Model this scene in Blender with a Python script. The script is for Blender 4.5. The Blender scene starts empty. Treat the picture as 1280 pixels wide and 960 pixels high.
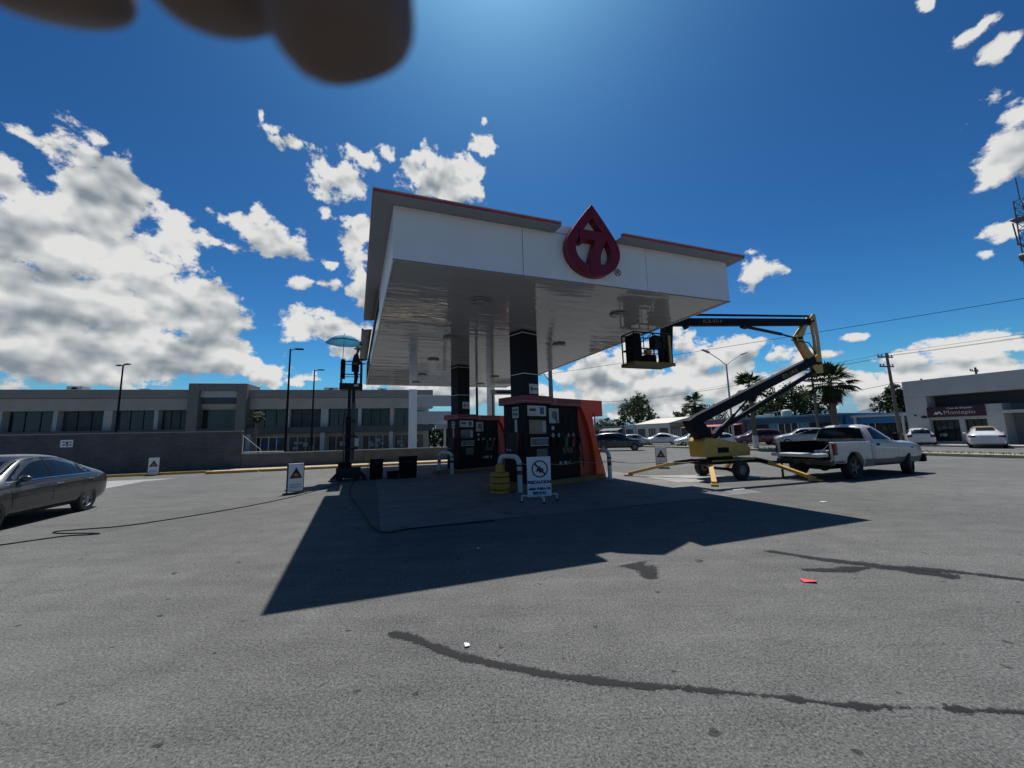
import bpy, bmesh, math, random
from mathutils import Vector, Matrix
from mathutils.bvhtree import BVHTree
rad = math.radians
sc = bpy.context.scene
COL = sc.collection
random.seed(7)

# ---------------------------------------------------------------- camera
pitch, roll, CAM_H = rad(7.6), rad(1.4), 1.65
fw = Vector((0, math.cos(pitch), math.sin(pitch)))
rt0 = Vector((1, 0, 0)); up0 = rt0.cross(fw)
rt = rt0 * math.cos(roll) - up0 * math.sin(roll)
up = up0 * math.cos(roll) + rt0 * math.sin(roll)
cam = bpy.data.cameras.new('camera')
cam.sensor_width = 36; cam.lens = 481 / 1280 * 36
cam.clip_start = 0.005; cam.clip_end = 5000
cam.dof.use_dof = True; cam.dof.focus_distance = 11; cam.dof.aperture_fstop = 11
camo = bpy.data.objects.new('camera', cam); COL.objects.link(camo)
CAMM = Matrix(((rt.x, up.x, -fw.x, 0), (rt.y, up.y, -fw.y, 0), (rt.z, up.z, -fw.z, CAM_H), (0, 0, 0, 1)))
camo.matrix_world = CAMM
sc.camera = camo

# ---------------------------------------------------------------- sky and sun
SUN_EL, SUN_AZ = rad(67.2), rad(-0.6)
SKY_STRENGTH, CLOUD_GAIN = 0.05, 0.58
SUN_STRENGTH, EXPOSURE = 5.0, 0.0
CLOUDS=[(-50.7,27.9,1.9,1.7),(-49.8,29.0,1.1,0.9),(-47.6,26.4,2.6,2.5),(-49.0,22.6,3.5,2.5),(-51.3,18.0,4.9,3.6),(-45.6,18.5,5.0,4.0),(-48.8,14.1,7.4,3.5),(-41.8,16.0,4.8,3.5),(-38.9,13.8,3.9,3.6),(-50.9,8.9,6.6,2.9),(-43.0,10.0,8.1,3.0),(-37.7,9.5,3.2,2.3),(-33.2,8.5,3.2,1.6),(-29.1,7.7,2.3,0.8),(-54.8,24.3,1.3,1.4),(-54.3,27.6,1.7,0.7),(-43.0,22.2,2.0,2.1),(-53.3,13.7,2.4,4.2),(-54.2,18.5,2.8,2.7),(-30.9,35.9,2.6,0.7),(-33.5,36.7,1.5,0.5),(-35.4,37.1,0.6,0.5),(-25.6,33.5,3.5,2.2),(-26.9,34.5,2.1,0.8),(-22.1,35.9,1.6,0.8),(-18.1,37.3,1.4,0.6),(-14.4,37.3,1.7,0.8),(-10.0,35.9,5.4,2.5),(-7.6,34.0,4.3,1.5),(-3.4,38.9,1.7,1.1),(-3.8,42.2,0.6,0.5),(-34.6,25.6,3.8,1.4),(-32.1,24.5,2.8,1.5),(-34.2,27.1,1.2,0.9),(-38.4,23.5,2.1,0.8),(-29.6,20.4,1.3,0.6),(-26.1,20.5,0.9,0.6),(-22.5,26.7,2.2,3.3),(-24.3,28.4,1.1,0.9),(-26.7,15.1,4.5,1.9),(-23.0,14.1,4.3,2.8),(-26.6,28.8,0.8,1.1),(-26.6,23.1,0.8,0.5),(-21.6,20.7,1.3,3.1),(33.3,19.6,2.4,1.6),(34.8,19.7,1.2,0.9),(55.2,23.5,1.8,2.9),(53.6,22.6,1.1,1.4),(53.8,17.5,1.4,1.2),(52.7,16.0,0.8,0.5),(55.7,25.9,1.2,1.2),(54.1,34.2,1.4,0.5),(55.7,31.8,1.0,0.6),(52.0,37.9,0.6,0.5),(13.0,8.3,5.6,3.0),(17.6,9.7,4.7,2.9),(9.6,8.7,3.5,2.1),(24.2,11.8,1.8,1.3),(19.5,5.6,8.9,2.9),(28.6,6.0,6.1,3.1),(26.9,9.4,3.7,2.3),(31.2,9.9,2.2,2.0),(34.9,8.8,1.4,1.2),(37.2,7.1,2.6,1.7),(23.3,13.6,1.6,1.0),(41.8,9.7,0.8,0.5),(39.9,4.9,4.6,2.0),(46.6,6.9,2.7,1.1),(49.8,7.0,2.4,1.3),(48.6,5.2,3.9,1.4),(52.3,7.3,1.7,1.0),(45.0,3.6,4.9,1.7),(40.2,8.1,1.4,0.7),(-2.4,5.9,7.2,1.9),(-6.0,7.7,4.8,1.7),(-11.8,6.6,7.0,1.2),(-16.4,7.7,4.5,0.9),(23.4,2.6,8.4,1.5),(7.0,4.4,6.9,2.1),(36.0,3.4,5.7,1.5),(51.0,4.5,3.5,1.5)]
world = bpy.data.worlds.new('World'); sc.world = world; world.use_nodes = True
nt = world.node_tree; nt.nodes.clear()
def N(nt, t, **kw):
    n = nt.nodes.new(t)
    for k, v in kw.items():
        if k.startswith('i_'):
            key = k[2:]
            n.inputs[int(key) if key.isdigit() else key].default_value = v
        else: setattr(n, k, v)
    return n
def L(nt, a, b): nt.links.new(a, b)
def mth(nt, op, a, b=None, c=None, clamp=False):
    n = nt.nodes.new('ShaderNodeMath'); n.operation = op; n.use_clamp = clamp
    for i, v in enumerate((a, b, c)):
        if v is None: continue
        if isinstance(v, (int, float)): n.inputs[i].default_value = v
        else: nt.links.new(v, n.inputs[i])
    return n.outputs[0]
def vmth(nt, op, a, b=None):
    n = nt.nodes.new('ShaderNodeVectorMath'); n.operation = op
    for i, v in enumerate((a, b)):
        if v is None: continue
        if isinstance(v, tuple): n.inputs[i].default_value = v
        else: nt.links.new(v, n.inputs[i])
    return n.outputs['Value'] if op in ('LENGTH', 'DOT_PRODUCT') else n.outputs[0]
def ramp(nt, fac, pts):
    n = nt.nodes.new('ShaderNodeValToRGB')
    while len(n.color_ramp.elements) < len(pts): n.color_ramp.elements.new(0.5)
    for e, (p, c) in zip(n.color_ramp.elements, pts):
        e.position = p; e.color = (*c, 1) if len(c) == 3 else c
    nt.links.new(fac, n.inputs[0]); return n.outputs[0]
def sstep(nt, v, a, b):
    n = nt.nodes.new('ShaderNodeMapRange'); n.interpolation_type = 'SMOOTHSTEP'
    nt.links.new(v, n.inputs[0]); n.inputs[1].default_value = a; n.inputs[2].default_value = b
    return n.outputs[0]

sky = N(nt, 'ShaderNodeTexSky', sky_type='NISHITA', sun_disc=False, sun_elevation=SUN_EL, sun_rotation=SUN_AZ,
        altitude=500, air_density=1.0, dust_density=1.2, ozone_density=2.0)
gm = N(nt, 'ShaderNodeGamma', i_Gamma=1.9); L(nt, sky.outputs[0], gm.inputs[0])
clear = vmth(nt, 'MULTIPLY', gm.outputs[0], (.165, .35, .365))      # the deep, slightly cyan blue of clear dry air
bg_sky = N(nt, 'ShaderNodeBackground', i_Strength=SKY_STRENGTH)
tc = N(nt, 'ShaderNodeTexCoord')
sep = N(nt, 'ShaderNodeSeparateXYZ'); L(nt, tc.outputs['Generated'], sep.inputs[0])
az = mth(nt, 'ARCTAN2', sep.outputs[0], sep.outputs[1])
el = mth(nt, 'ARCSINE', sep.outputs[2])
hz = N(nt, 'ShaderNodeMix', data_type='RGBA'); L(nt, mth(nt, 'MULTIPLY', sstep(nt, el, .16, -.02), .95), hz.inputs[0]); L(nt, clear, hz.inputs[6]); hz.inputs[7].default_value = (4.2, 7.4, 11.5, 1)
L(nt, hz.outputs[2], bg_sky.inputs[0])       # paler air towards the horizon
comb = N(nt, 'ShaderNodeCombineXYZ'); L(nt, az, comb.inputs[0]); L(nt, el, comb.inputs[1])
A = comb.outputs[0]
def noise(vec, scale, detail=6, rough=.6, dist=0):
    n = N(nt, 'ShaderNodeTexNoise', i_Scale=scale, i_Detail=detail, i_Roughness=rough, i_Distortion=dist)
    L(nt, vec, n.inputs['Vector']); return n
wn = noise(A, 14, 2, .5)
woff = vmth(nt, 'MULTIPLY', vmth(nt, 'SUBTRACT', wn.outputs['Color'], (.5, .5, .5)), (.07, .05, 0))
AW = vmth(nt, 'ADD', A, woff)
UP = (-.003, .022, 0)                        # a small step towards the light: what lies there shades this point
AWU = vmth(nt, 'ADD', AW, UP)
A2 = vmth(nt, 'MULTIPLY', A, (1, 1.2, 1))
n1 = noise(A2, 16, 10, .62).outputs[0]                 # ragged outline
s1 = noise(A2, 17, 2, .5).outputs[0]                  # rounded heaps, lit from above
s2 = noise(vmth(nt, 'ADD', A2, UP), 17, 2, .5).outputs[0]
n4 = noise(AW, 5.0, 2, .5).outputs[0]
erode = mth(nt, 'ADD', mth(nt, 'MULTIPLY_ADD', n1, 4.2, -2.06), mth(nt, 'MULTIPLY_ADD', n4, .8, -.40))
def cloudy(D, DU):
    C = mth(nt, 'ADD', D, erode)
    alpha = sstep(nt, C, -.02, .46)
    thick = sstep(nt, C, .5, 2.2)
    bright = mth(nt, 'MULTIPLY_ADD', thick, -.34, .93)
    bright = mth(nt, 'MULTIPLY_ADD', mth(nt, 'SUBTRACT', s1, s2), 1.15, bright)
    bright = mth(nt, 'MULTIPLY_ADD', mth(nt, 'SUBTRACT', D, DU), .30, bright)
    bright = mth(nt, 'MULTIPLY_ADD', n1, 1.2, mth(nt, 'SUBTRACT', bright, .60))
    bright = mth(nt, 'MULTIPLY_ADD', n4, -1.15, mth(nt, 'ADD', bright, .53))
    ccol = ramp(nt, bright, [(.15, (.25, .32, .40)), (.48, (.42, .49, .56)), (.74, (.80, .85, .88)), (1.0, (1.28, 1.28, 1.27))])
    bg = N(nt, 'ShaderNodeBackground', i_Strength=CLOUD_GAIN); L(nt, ccol, bg.inputs[0])
    mx = N(nt, 'ShaderNodeMixShader'); L(nt, alpha, mx.inputs[0]); L(nt, bg_sky.outputs[0], mx.inputs[1]); L(nt, bg.outputs[0], mx.inputs[2]); return mx.outputs[0]
def bank(cl):
    res = []
    for vec in (AW, AWU):
        mn = None
        for (a0, e0, ra, re) in cl:
            d = vmth(nt, 'SUBTRACT', vec, (rad(a0), rad(e0), 0))
            d = vmth(nt, 'LENGTH', vmth(nt, 'MULTIPLY', d, (.86 / rad(ra), .86 / rad(re), 0)))
            k = .55 + min(1.0, math.sqrt(ra * re) / 3.2)          # a large cloud is thicker than a small one
            d = mth(nt, 'MULTIPLY_ADD', d, -k, k)
            mn = d if mn is None else mth(nt, 'SMOOTH_MAX', mn, d, .25)
        res.append(mth(nt, 'MAXIMUM', mn, -1.2))
    return cloudy(*res)
def choose(fac, s0, s1):
    mx = N(nt, 'ShaderNodeMixShader'); L(nt, fac, mx.inputs[0]); L(nt, s0, mx.inputs[1]); L(nt, s1, mx.inputs[2]); return mx.outputs[0]
SPLIT = (-26.0, 14.0)
CLOUDS += [(-47.5,23.5,3.0,2.2),(-44.5,21,2.4,2.2),(-50,25,2.4,2.2),(-53,21,2.5,2.4)]
west = bank([c for c in CLOUDS if c[0] - c[2] < SPLIT[0] + 3])
mid = bank([c for c in CLOUDS if c[0] + c[2] > SPLIT[0] - 3 and c[0] - c[2] < SPLIT[1] + 3])
east = bank([c for c in CLOUDS if c[0] + c[2] > SPLIT[1] - 3])
# elsewhere in the sky: scattered fair-weather cumulus
far = noise(A, 2.6, 3, .5)
farD = mth(nt, 'MULTIPLY', mth(nt, 'MULTIPLY_ADD', far.outputs[0], 7.0, -5.3), sstep(nt, el, .02, .12))
farD = mth(nt, 'MAXIMUM', farD, -1.5); rest = cloudy(farD, farD)
front = choose(mth(nt, 'GREATER_THAN', az, rad(SPLIT[0])), west, choose(mth(nt, 'GREATER_THAN', az, rad(SPLIT[1])), mid, east))
whole = choose(mth(nt, 'GREATER_THAN', mth(nt, 'ABSOLUTE', az), rad(66)), front, rest)
whole = choose(mth(nt, 'GREATER_THAN', el, rad(46)), whole, bg_sky.outputs[0])
wo = N(nt, 'ShaderNodeOutputWorld'); L(nt, whole, wo.inputs[0])
world.cycles.sampling_method = 'MANUAL'; world.cycles.sample_map_resolution = 512

sun = bpy.data.lights.new('sun', 'SUN'); sun.energy = SUN_STRENGTH; sun.angle = rad(.53); sun.color = (1, .97, .93)
suno = bpy.data.objects.new('sun', sun); COL.objects.link(suno)
sd = Vector((math.sin(SUN_AZ) * math.cos(SUN_EL), math.cos(SUN_AZ) * math.cos(SUN_EL), math.sin(SUN_EL)))
suno.rotation_euler = sd.to_track_quat('Z', 'Y').to_euler(); suno.location = (0, 0, 60)
sc.view_settings.view_transform = 'Standard'; sc.view_settings.look = 'None'
sc.view_settings.gamma = 1; sc.view_settings.exposure = EXPOSURE

# ---------------------------------------------------------------- materials
MATS = {}
def mat(name, col, rough=.6, metal=0., var=.12, scale=3., bump=0., bscale=40., coat=0., spec=.5, dirt=0., dcol=(.08, .07, .06)):
    """A painted, plastic or mineral surface: base colour with soft uneven wear, optional relief and grime."""
    if name in MATS: return MATS[name]
    m = bpy.data.materials.new(name); m.use_nodes = True; t = m.node_tree
    b = t.nodes['Principled BSDF']
    b.inputs['Roughness'].default_value = rough; b.inputs['Metallic'].default_value = metal
    b.inputs['Specular IOR Level'].default_value = spec; b.inputs['Coat Weight'].default_value = coat
    c = N(t, 'ShaderNodeTexCoord')
    n = N(t, 'ShaderNodeTexNoise', i_Scale=scale, i_Detail=6, i_Roughness=.65); L(t, c.outputs['Object'], n.inputs['Vector'])
    lo = tuple(x * (1 - var) for x in col); hi = tuple(min(1, x * (1 + var)) for x in col)
    out = ramp(t, n.outputs[0], [(.3, lo), (.7, hi)])
    if dirt:
        n2 = N(t, 'ShaderNodeTexNoise', i_Scale=scale * 2.3, i_Detail=9, i_Roughness=.72); L(t, c.outputs['Object'], n2.inputs['Vector'])
        f = mth(t, 'MULTIPLY', sstep(t, n2.outputs[0], .5, .72), dirt)
        mx = N(t, 'ShaderNodeMix', data_type='RGBA'); L(t, f, mx.inputs[0]); L(t, out, mx.inputs[6]); mx.inputs[7].default_value = (*dcol, 1)
        out = mx.outputs[2]
    L(t, out, b.inputs['Base Color'])
    rr = mth(t, 'MULTIPLY_ADD', n.outputs[0], .2, rough - .1, clamp=True); L(t, rr, b.inputs['Roughness'])
    if bump:
        n4 = N(t, 'ShaderNodeTexNoise', i_Scale=bscale, i_Detail=5); L(t, c.outputs['Object'], n4.inputs['Vector'])
        bp = N(t, 'ShaderNodeBump', i_Strength=bump, i_Distance=.02); L(t, n4.outputs[0], bp.inputs['Height']); L(t, bp.outputs[0], b.inputs['Normal'])
    MATS[name] = m; return m
def glassmat(name, col=(.012, .016, .018), rough=.04, spec=.6):
    return mat(name, col, rough=rough + .06, var=.25, scale=.7, spec=spec)

def asphalt_mat(name, base, dark):
    m = bpy.data.materials.new(name); m.use_nodes = True; t = m.node_tree; b = t.nodes['Principled BSDF']
    g = N(t, 'ShaderNodeTexCoord'); V = g.outputs['Object']
    def nz(s, d=5, r=.6): 
        n = N(t, 'ShaderNodeTexNoise', i_Scale=s, i_Detail=d, i_Roughness=r); L(t, V, n.inputs['Vector']); return n.outputs[0]
    fine = nz(62, 5, .8); grit = nz(26, 4, .75); mid = nz(2.2, 6, .65); big = nz(.16, 5, .6)
    st = N(t, 'ShaderNodeMapping'); st.inputs['Rotation'].default_value = (0, 0, rad(20)); st.inputs['Scale'].default_value = (.35, 3.2, 1); L(t, V, st.inputs[0])
    sn = N(t, 'ShaderNodeTexNoise', i_Scale=1.1, i_Detail=7, i_Roughness=.7); L(t, st.outputs[0], sn.inputs['Vector'])
    f = mth(t, 'MULTIPLY_ADD', fine, 3.8, -1.9)
    f = mth(t, 'ADD', f, mth(t, 'MULTIPLY_ADD', grit, 1.0, -.5))
    f = mth(t, 'ADD', f, mth(t, 'MULTIPLY_ADD', mid, .5, -.25))
    f = mth(t, 'ADD', f, mth(t, 'MULTIPLY_ADD', big, .75, -.37))
    f = mth(t, 'ADD', f, mth(t, 'MULTIPLY_ADD', sn.outputs[0], .5, -.25))
    f = mth(t, 'ADD', f, .5)
    col = ramp(t, f, [(0, dark), (.45, base), (.75, tuple(x * 1.25 for x in base)), (1, tuple(x * 1.9 for x in base))])
    # oil drips: small dark spots, clustered
    vo = N(t, 'ShaderNodeTexVoronoi', i_Scale=3.4); vo.inputs['Randomness'].default_value = 1
    wv = N(t, 'ShaderNodeTexNoise', i_Scale=9, i_Detail=3); L(t, V, wv.inputs['Vector'])
    off = vmth(t, 'MULTIPLY', vmth(t, 'SUBTRACT', wv.outputs['Color'], (.5, .5, .5)), (.22, .22, .0)); L(t, vmth(t, 'ADD', V, off), vo.inputs['Vector'])
    sepc = N(t, 'ShaderNodeSeparateColor'); L(t, vo.outputs['Color'], sepc.inputs[0])
    size = mth(t, 'MULTIPLY', mth(t, 'POWER', sepc.outputs[0], 4.5), .15)
    spot = sstep(t, mth(t, 'SUBTRACT', size, vo.outputs['Distance']), 0, .025)
    spot = mth(t, 'MULTIPLY', spot, mth(t, 'MULTIPLY', sstep(t, big, .42, .55), .75))
    mx = N(t, 'ShaderNodeMix', data_type='RGBA'); L(t, spot, mx.inputs[0]); L(t, col, mx.inputs[6]); mx.inputs[7].default_value = (*[x * .5 for x in dark], 1)
    # small pits and gum spots, and a few hairline cracks
    v2 = N(t, 'ShaderNodeTexVoronoi', i_Scale=7.5); L(t, vmth(t, 'ADD', V, vmth(t, 'MULTIPLY', off, (.5, .5, 0))), v2.inputs['Vector'])
    s2 = N(t, 'ShaderNodeSeparateColor'); L(t, v2.outputs['Color'], s2.inputs[0])
    pit = mth(t, 'MULTIPLY', sstep(t, mth(t, 'SUBTRACT', mth(t, 'MULTIPLY', mth(t, 'POWER', s2.outputs[0], 3), .24), v2.outputs['Distance']), 0, .05), .7)
    pit = mth(t, 'MULTIPLY', pit, mth(t, 'GREATER_THAN', s2.outputs[1], .45))
    v3 = N(t, 'ShaderNodeTexVoronoi', feature='DISTANCE_TO_EDGE', i_Scale=.34); L(t, vmth(t, 'ADD', V, vmth(t, 'MULTIPLY', off, (2.4, 2.4, 0))), v3.inputs['Vector'])
    crack = mth(t, 'MULTIPLY', sstep(t, v3.outputs['Distance'], .0035, .0), mth(t, 'MULTIPLY', sstep(t, big, .46, .6), .75))
    mk = mth(t, 'MAXIMUM', pit, crack)
    m2 = N(t, 'ShaderNodeMix', data_type='RGBA'); L(t, mk, m2.inputs[0]); L(t, mx.outputs[2], m2.inputs[6]); m2.inputs[7].default_value = (*[x * .6 for x in dark], 1); mx = m2
    L(t, mx.outputs[2], b.inputs['Base Color'])
    b.inputs['Roughness'].default_value = .95; b.inputs['Specular IOR Level'].default_value = .06
    h = mth(t, 'ADD', fine, mth(t, 'MULTIPLY', grit, 1.2))
    bp = N(t, 'ShaderNodeBump', i_Strength=.8, i_Distance=.012); L(t, h, bp.inputs['Height']); L(t, bp.outputs[0], b.inputs['Normal'])
    MATS[name] = m; return m

def block_mat(name, c1, c2, mortar, bw, bh):
    m = bpy.data.materials.new(name); m.use_nodes = True; t = m.node_tree; b = t.nodes['Principled BSDF']
    g = N(t, 'ShaderNodeTexCoord'); sp = N(t, 'ShaderNodeSeparateXYZ'); L(t, g.outputs['Object'], sp.inputs[0])
    cb = N(t, 'ShaderNodeCombineXYZ'); L(t, sp.outputs[0], cb.inputs[0]); L(t, sp.outputs[2], cb.inputs[1])
    br = N(t, 'ShaderNodeTexBrick'); L(t, cb.outputs[0], br.inputs['Vector'])
    br.inputs['Scale'].default_value = 1; br.inputs['Brick Width'].default_value = bw; br.inputs['Row Height'].default_value = bh
    br.inputs['Mortar Size'].default_value = .012; br.inputs['Color1'].default_value = (*c1, 1); br.inputs['Color2'].default_value = (*c2, 1); br.inputs['Mortar'].default_value = (*mortar, 1)
    n = N(t, 'ShaderNodeTexNoise', i_Scale=1.3, i_Detail=8, i_Roughness=.7); L(t, g.outputs['Object'], n.inputs['Vector'])
    mx = N(t, 'ShaderNodeMix', data_type='RGBA', blend_type='MULTIPLY', i_0=.8); L(t, br.outputs[0], mx.inputs[6]); L(t, ramp(t, n.outputs[0], [(.3, (.6, .6, .6)), (.7, (1.2, 1.2, 1.2))]), mx.inputs[7])
    L(t, mx.outputs[2], b.inputs['Base Color']); b.inputs['Roughness'].default_value = .9
    bp = N(t, 'ShaderNodeBump', i_Strength=.5, i_Distance=.02); L(t, br.outputs['Fac'], bp.inputs['Height']); bp.invert = True; L(t, bp.outputs[0], b.inputs['Normal'])
    MATS[name] = m; return m

def soffit_mat():
    m = bpy.data.materials.new('glossy_white_panel'); m.use_nodes = True; t = m.node_tree; b = t.nodes['Principled BSDF']
    g = N(t, 'ShaderNodeTexCoord'); mp = N(t, 'ShaderNodeMapping'); mp.inputs['Scale'].default_value = (.25, 1.6, 1); L(t, g.outputs['Object'], mp.inputs[0])
    n = N(t, 'ShaderNodeTexNoise', i_Scale=1.3, i_Detail=3, i_Roughness=.55, i_Distortion=.6); L(t, mp.outputs[0], n.inputs['Vector'])
    wv = N(t, 'ShaderNodeTexWave', wave_type='BANDS', bands_direction='Y', wave_profile='SAW', i_Scale=.5236); wv.inputs['Distortion'].default_value = 0; L(t, g.outputs['Object'], wv.inputs['Vector'])
    seam = sstep(t, wv.outputs[0], .94, 1.0)
    cc = N(t, 'ShaderNodeMix', data_type='RGBA'); L(t, mth(t, 'MULTIPLY', seam, .5), cc.inputs[0]); cc.inputs[6].default_value = (.40, .42, .44, 1); cc.inputs[7].default_value = (.25, .25, .25, 1)
    L(t, cc.outputs[2], b.inputs['Base Color'])
    b.inputs['Roughness'].default_value = .05; b.inputs['IOR'].default_value = 1.6
    bp = N(t, 'ShaderNodeBump', i_Strength=.33, i_Distance=.06); L(t, n.outputs[0], bp.inputs['Height']); L(t, bp.outputs[0], b.inputs['Normal'])
    MATS[m.name] = m; return m

# ---------------------------------------------------------------- mesh helpers
class MB:
    """Collects shapes into one mesh."""
    def __init__(s): s.v = []; s.f = []; s.m = []; s.cur = 0
    def add(s, vs, fs):
        o = len(s.v); s.v += [tuple(v) for v in vs]; s.f += [tuple(i + o for i in f) for f in fs]; s.m += [s.cur] * len(fs); return s
    def box(s, x0, x1, y0, y1, z0, z1):
        vs = [(x, y, z) for z in (z0, z1) for y in (y0, y1) for x in (x0, x1)]
        return s.add(vs, [(0, 2, 3, 1), (4, 5, 7, 6), (0, 1, 5, 4), (1, 3, 7, 5), (3, 2, 6, 7), (2, 0, 4, 6)])
    def beam(s, p0, p1, w, h, upv=(0, 0, 1)):
        p0 = Vector(p0); p1 = Vector(p1); d = (p1 - p0).normalized(); u = Vector(upv)
        if abs(d.dot(u)) > .98: u = Vector((1, 0, 0))
        a = d.cross(u).normalized(); c = a.cross(d)
        vs = [p + a * (w / 2 * i) + c * (h / 2 * j) for p in (p0, p1) for j in (-1, 1) for i in (-1, 1)]
        return s.add(vs, [(0, 1, 3, 2), (4, 6, 7, 5), (0, 4, 5, 1), (1, 5, 7, 3), (3, 7, 6, 2), (2, 6, 4, 0)])
    def tube(s, pts, r, n=10, cap=True):
        pts = [Vector(p) for p in pts]; rs = r if isinstance(r, (list, tuple)) else [r] * len(pts)
        rings = []; ref = None
        for i, p in enumerate(pts):
            d = ((pts[min(i + 1, len(pts) - 1)] - p).normalized() + (p - pts[max(i - 1, 0)]).normalized())
            d = d.normalized() if d.length > 1e-6 else Vector((0, 0, 1))
            if ref is None: ref = Vector((1, 0, 0)) if abs(d.x) < .9 else Vector((0, 1, 0))
            a = (ref - d * ref.dot(d)).normalized(); b = d.cross(a); ref = a
            rings.append([p + (a * math.cos(k * math.tau / n) + b * math.sin(k * math.tau / n)) * rs[i] for k in range(n)])
        vs = [q for r_ in rings for q in r_]
        fs = [(i * n + k, i * n + (k + 1) % n, (i + 1) * n + (k + 1) % n, (i + 1) * n + k) for i in range(len(pts) - 1) for k in range(n)]
        if cap: fs += [tuple(range(n - 1, -1, -1)), tuple((len(pts) - 1) * n + k for k in range(n))]
        return s.add(vs, fs)
    def cyl(s, p0, p1, r0, r1=None, n=16): return s.tube([p0, p1], [r0, r0 if r1 is None else r1], n)
    def prism(s, poly, d0, d1, frame):
        """poly in 2D, extruded from d0 to d1; frame(u, v, d) -> 3D."""
        n = len(poly); vs = [frame(u, v, d0) for u, v in poly] + [frame(u, v, d1) for u, v in poly]
        fs = [tuple(range(n - 1, -1, -1)), tuple(range(n, 2 * n))] + [(i, (i + 1) % n, n + (i + 1) % n, n + i) for i in range(n)]
        return s.add(vs, fs)
    def lathe(s, prof, n=20, c=(0, 0, 0)):
        vs = [(c[0] + r * math.cos(k * math.tau / n), c[1] + r * math.sin(k * math.tau / n), c[2] + z) for r, z in prof for k in range(n)]
        fs = [(i * n + k, i * n + (k + 1) % n, (i + 1) * n + (k + 1) % n, (i + 1) * n + k) for i in range(len(prof) - 1) for k in range(n)]
        return s.add(vs, fs)
    def ball(s, c, r, n=12, sz=(1, 1, 1)):
        prof = [(max(1e-4, math.sin(math.pi * i / n)) * r, -math.cos(math.pi * i / n) * r) for i in range(n + 1)]
        o = len(s.v); s.lathe(prof, n * 2)
        for i in range(o, len(s.v)):
            x, y, z = s.v[i]; s.v[i] = (c[0] + x * sz[0], c[1] + y * sz[1], c[2] + z * sz[2])
        return s
    def ring(s, poly_out, poly_in, d0, d1, frame):
        n = len(poly_out)
        vs = [frame(u, v, d) for d in (d0, d1) for pl in (poly_out, poly_in) for u, v in pl]
        fs = []
        for i in range(n):
            j = (i + 1) % n; fs += [(i, j, n + j, n + i), (2 * n + i, 3 * n + i, 3 * n + j, 2 * n + j), (i, 2 * n + i, 2 * n + j, j), (n + i, n + j, 3 * n + j, 3 * n + i)]
        return s.add(vs, fs)
    def build(s, name, m, parent=None, smooth=0, bevel=0., bseg=2):
        me = bpy.data.meshes.new(name); me.from_pydata(s.v, [], s.f)
        for x in (m if isinstance(m, (list, tuple)) else [m]): me.materials.append(x)
        if any(s.m): me.polygons.foreach_set('material_index', s.m)
        bm = bmesh.new(); bm.from_mesh(me); bmesh.ops.recalc_face_normals(bm, faces=bm.faces); bm.to_mesh(me); bm.free()
        if smooth or bevel:
            me.polygons.foreach_set('use_smooth', [True] * len(me.polygons)); me.set_sharp_from_angle(angle=rad(smooth or 35))
        o = bpy.data.objects.new(name, me); COL.objects.link(o)
        if bevel:
            md = o.modifiers.new('bevel', 'BEVEL'); md.width = bevel; md.segments = bseg; md.limit_method = 'ANGLE'; md.angle_limit = rad(40); md.harden_normals = True
        if parent: o.parent = parent
        return o
def tag(o, label=None, cat=None, group=None, kind=None):
    for k, v in (('label', label), ('category', cat), ('group', group), ('kind', kind)):
        if v: o[k] = v
    return o
def thing(name, loc, rz, label, cat, group=None):
    o = bpy.data.objects.new(name, None); COL.objects.link(o); o.empty_display_size = .2
    o.location = loc; o.rotation_euler = (0, 0, rz); return tag(o, label, cat, group)
def copy_tree(o, parent=None):
    c = o.copy(); COL.objects.link(c)
    if parent: c.parent = parent
    for ch in list(o.children): copy_tree(ch, c)
    return c
def text_mesh(name, txt, size, m, parent, loc, rot, extrude=.004, align='CENTER', shear=0., space=1., bold=0.):
    cu = bpy.data.curves.new(name, 'FONT'); cu.offset = bold; cu.body = txt; cu.size = size; cu.extrude = extrude; cu.align_x = align; cu.align_y = 'CENTER'; cu.shear = shear; cu.space_character = space
    tmp = bpy.data.objects.new(name, cu); COL.objects.link(tmp)
    me = bpy.data.meshes.new_from_object(tmp.evaluated_get(bpy.context.evaluated_depsgraph_get()))
    bpy.data.objects.remove(tmp); me.materials.clear(); me.materials.append(m)
    o = bpy.data.objects.new(name, me); COL.objects.link(o); o.location = loc; o.rotation_euler = rot; o.parent = parent; return o
def stain_mat():
    m = bpy.data.materials.new('wet_asphalt'); m.use_nodes = True; t = m.node_tree; b = t.nodes['Principled BSDF']
    b.inputs['Base Color'].default_value = (.012, .012, .013, 1); b.inputs['Roughness'].default_value = .7; b.inputs['Specular IOR Level'].default_value = .25
    at = N(t, 'ShaderNodeAttribute', attribute_name='core'); g = N(t, 'ShaderNodeTexCoord')
    n1 = N(t, 'ShaderNodeTexNoise', i_Scale=38, i_Detail=6, i_Roughness=.75); L(t, g.outputs['Object'], n1.inputs['Vector'])
    n2 = N(t, 'ShaderNodeTexNoise', i_Scale=5, i_Detail=3); L(t, g.outputs['Object'], n2.inputs['Vector'])
    f = mth(t, 'ADD', at.outputs['Fac'], mth(t, 'ADD', mth(t, 'MULTIPLY_ADD', n1.outputs[0], 2.6, -1.3), mth(t, 'MULTIPLY_ADD', n2.outputs[0], 1.5, -.75)))
    a = mth(t, 'MULTIPLY', sstep(t, f, .2, .75), .9); L(t, a, b.inputs['Alpha']); MATS[m.name] = m; return m
def sheet(name, poly, z, m, kind='structure'):
    b = MB(); b.add([(x, y, z) for x, y in poly], [tuple(range(len(poly)))])
    return tag(b.build(name, m), kind=kind)
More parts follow.
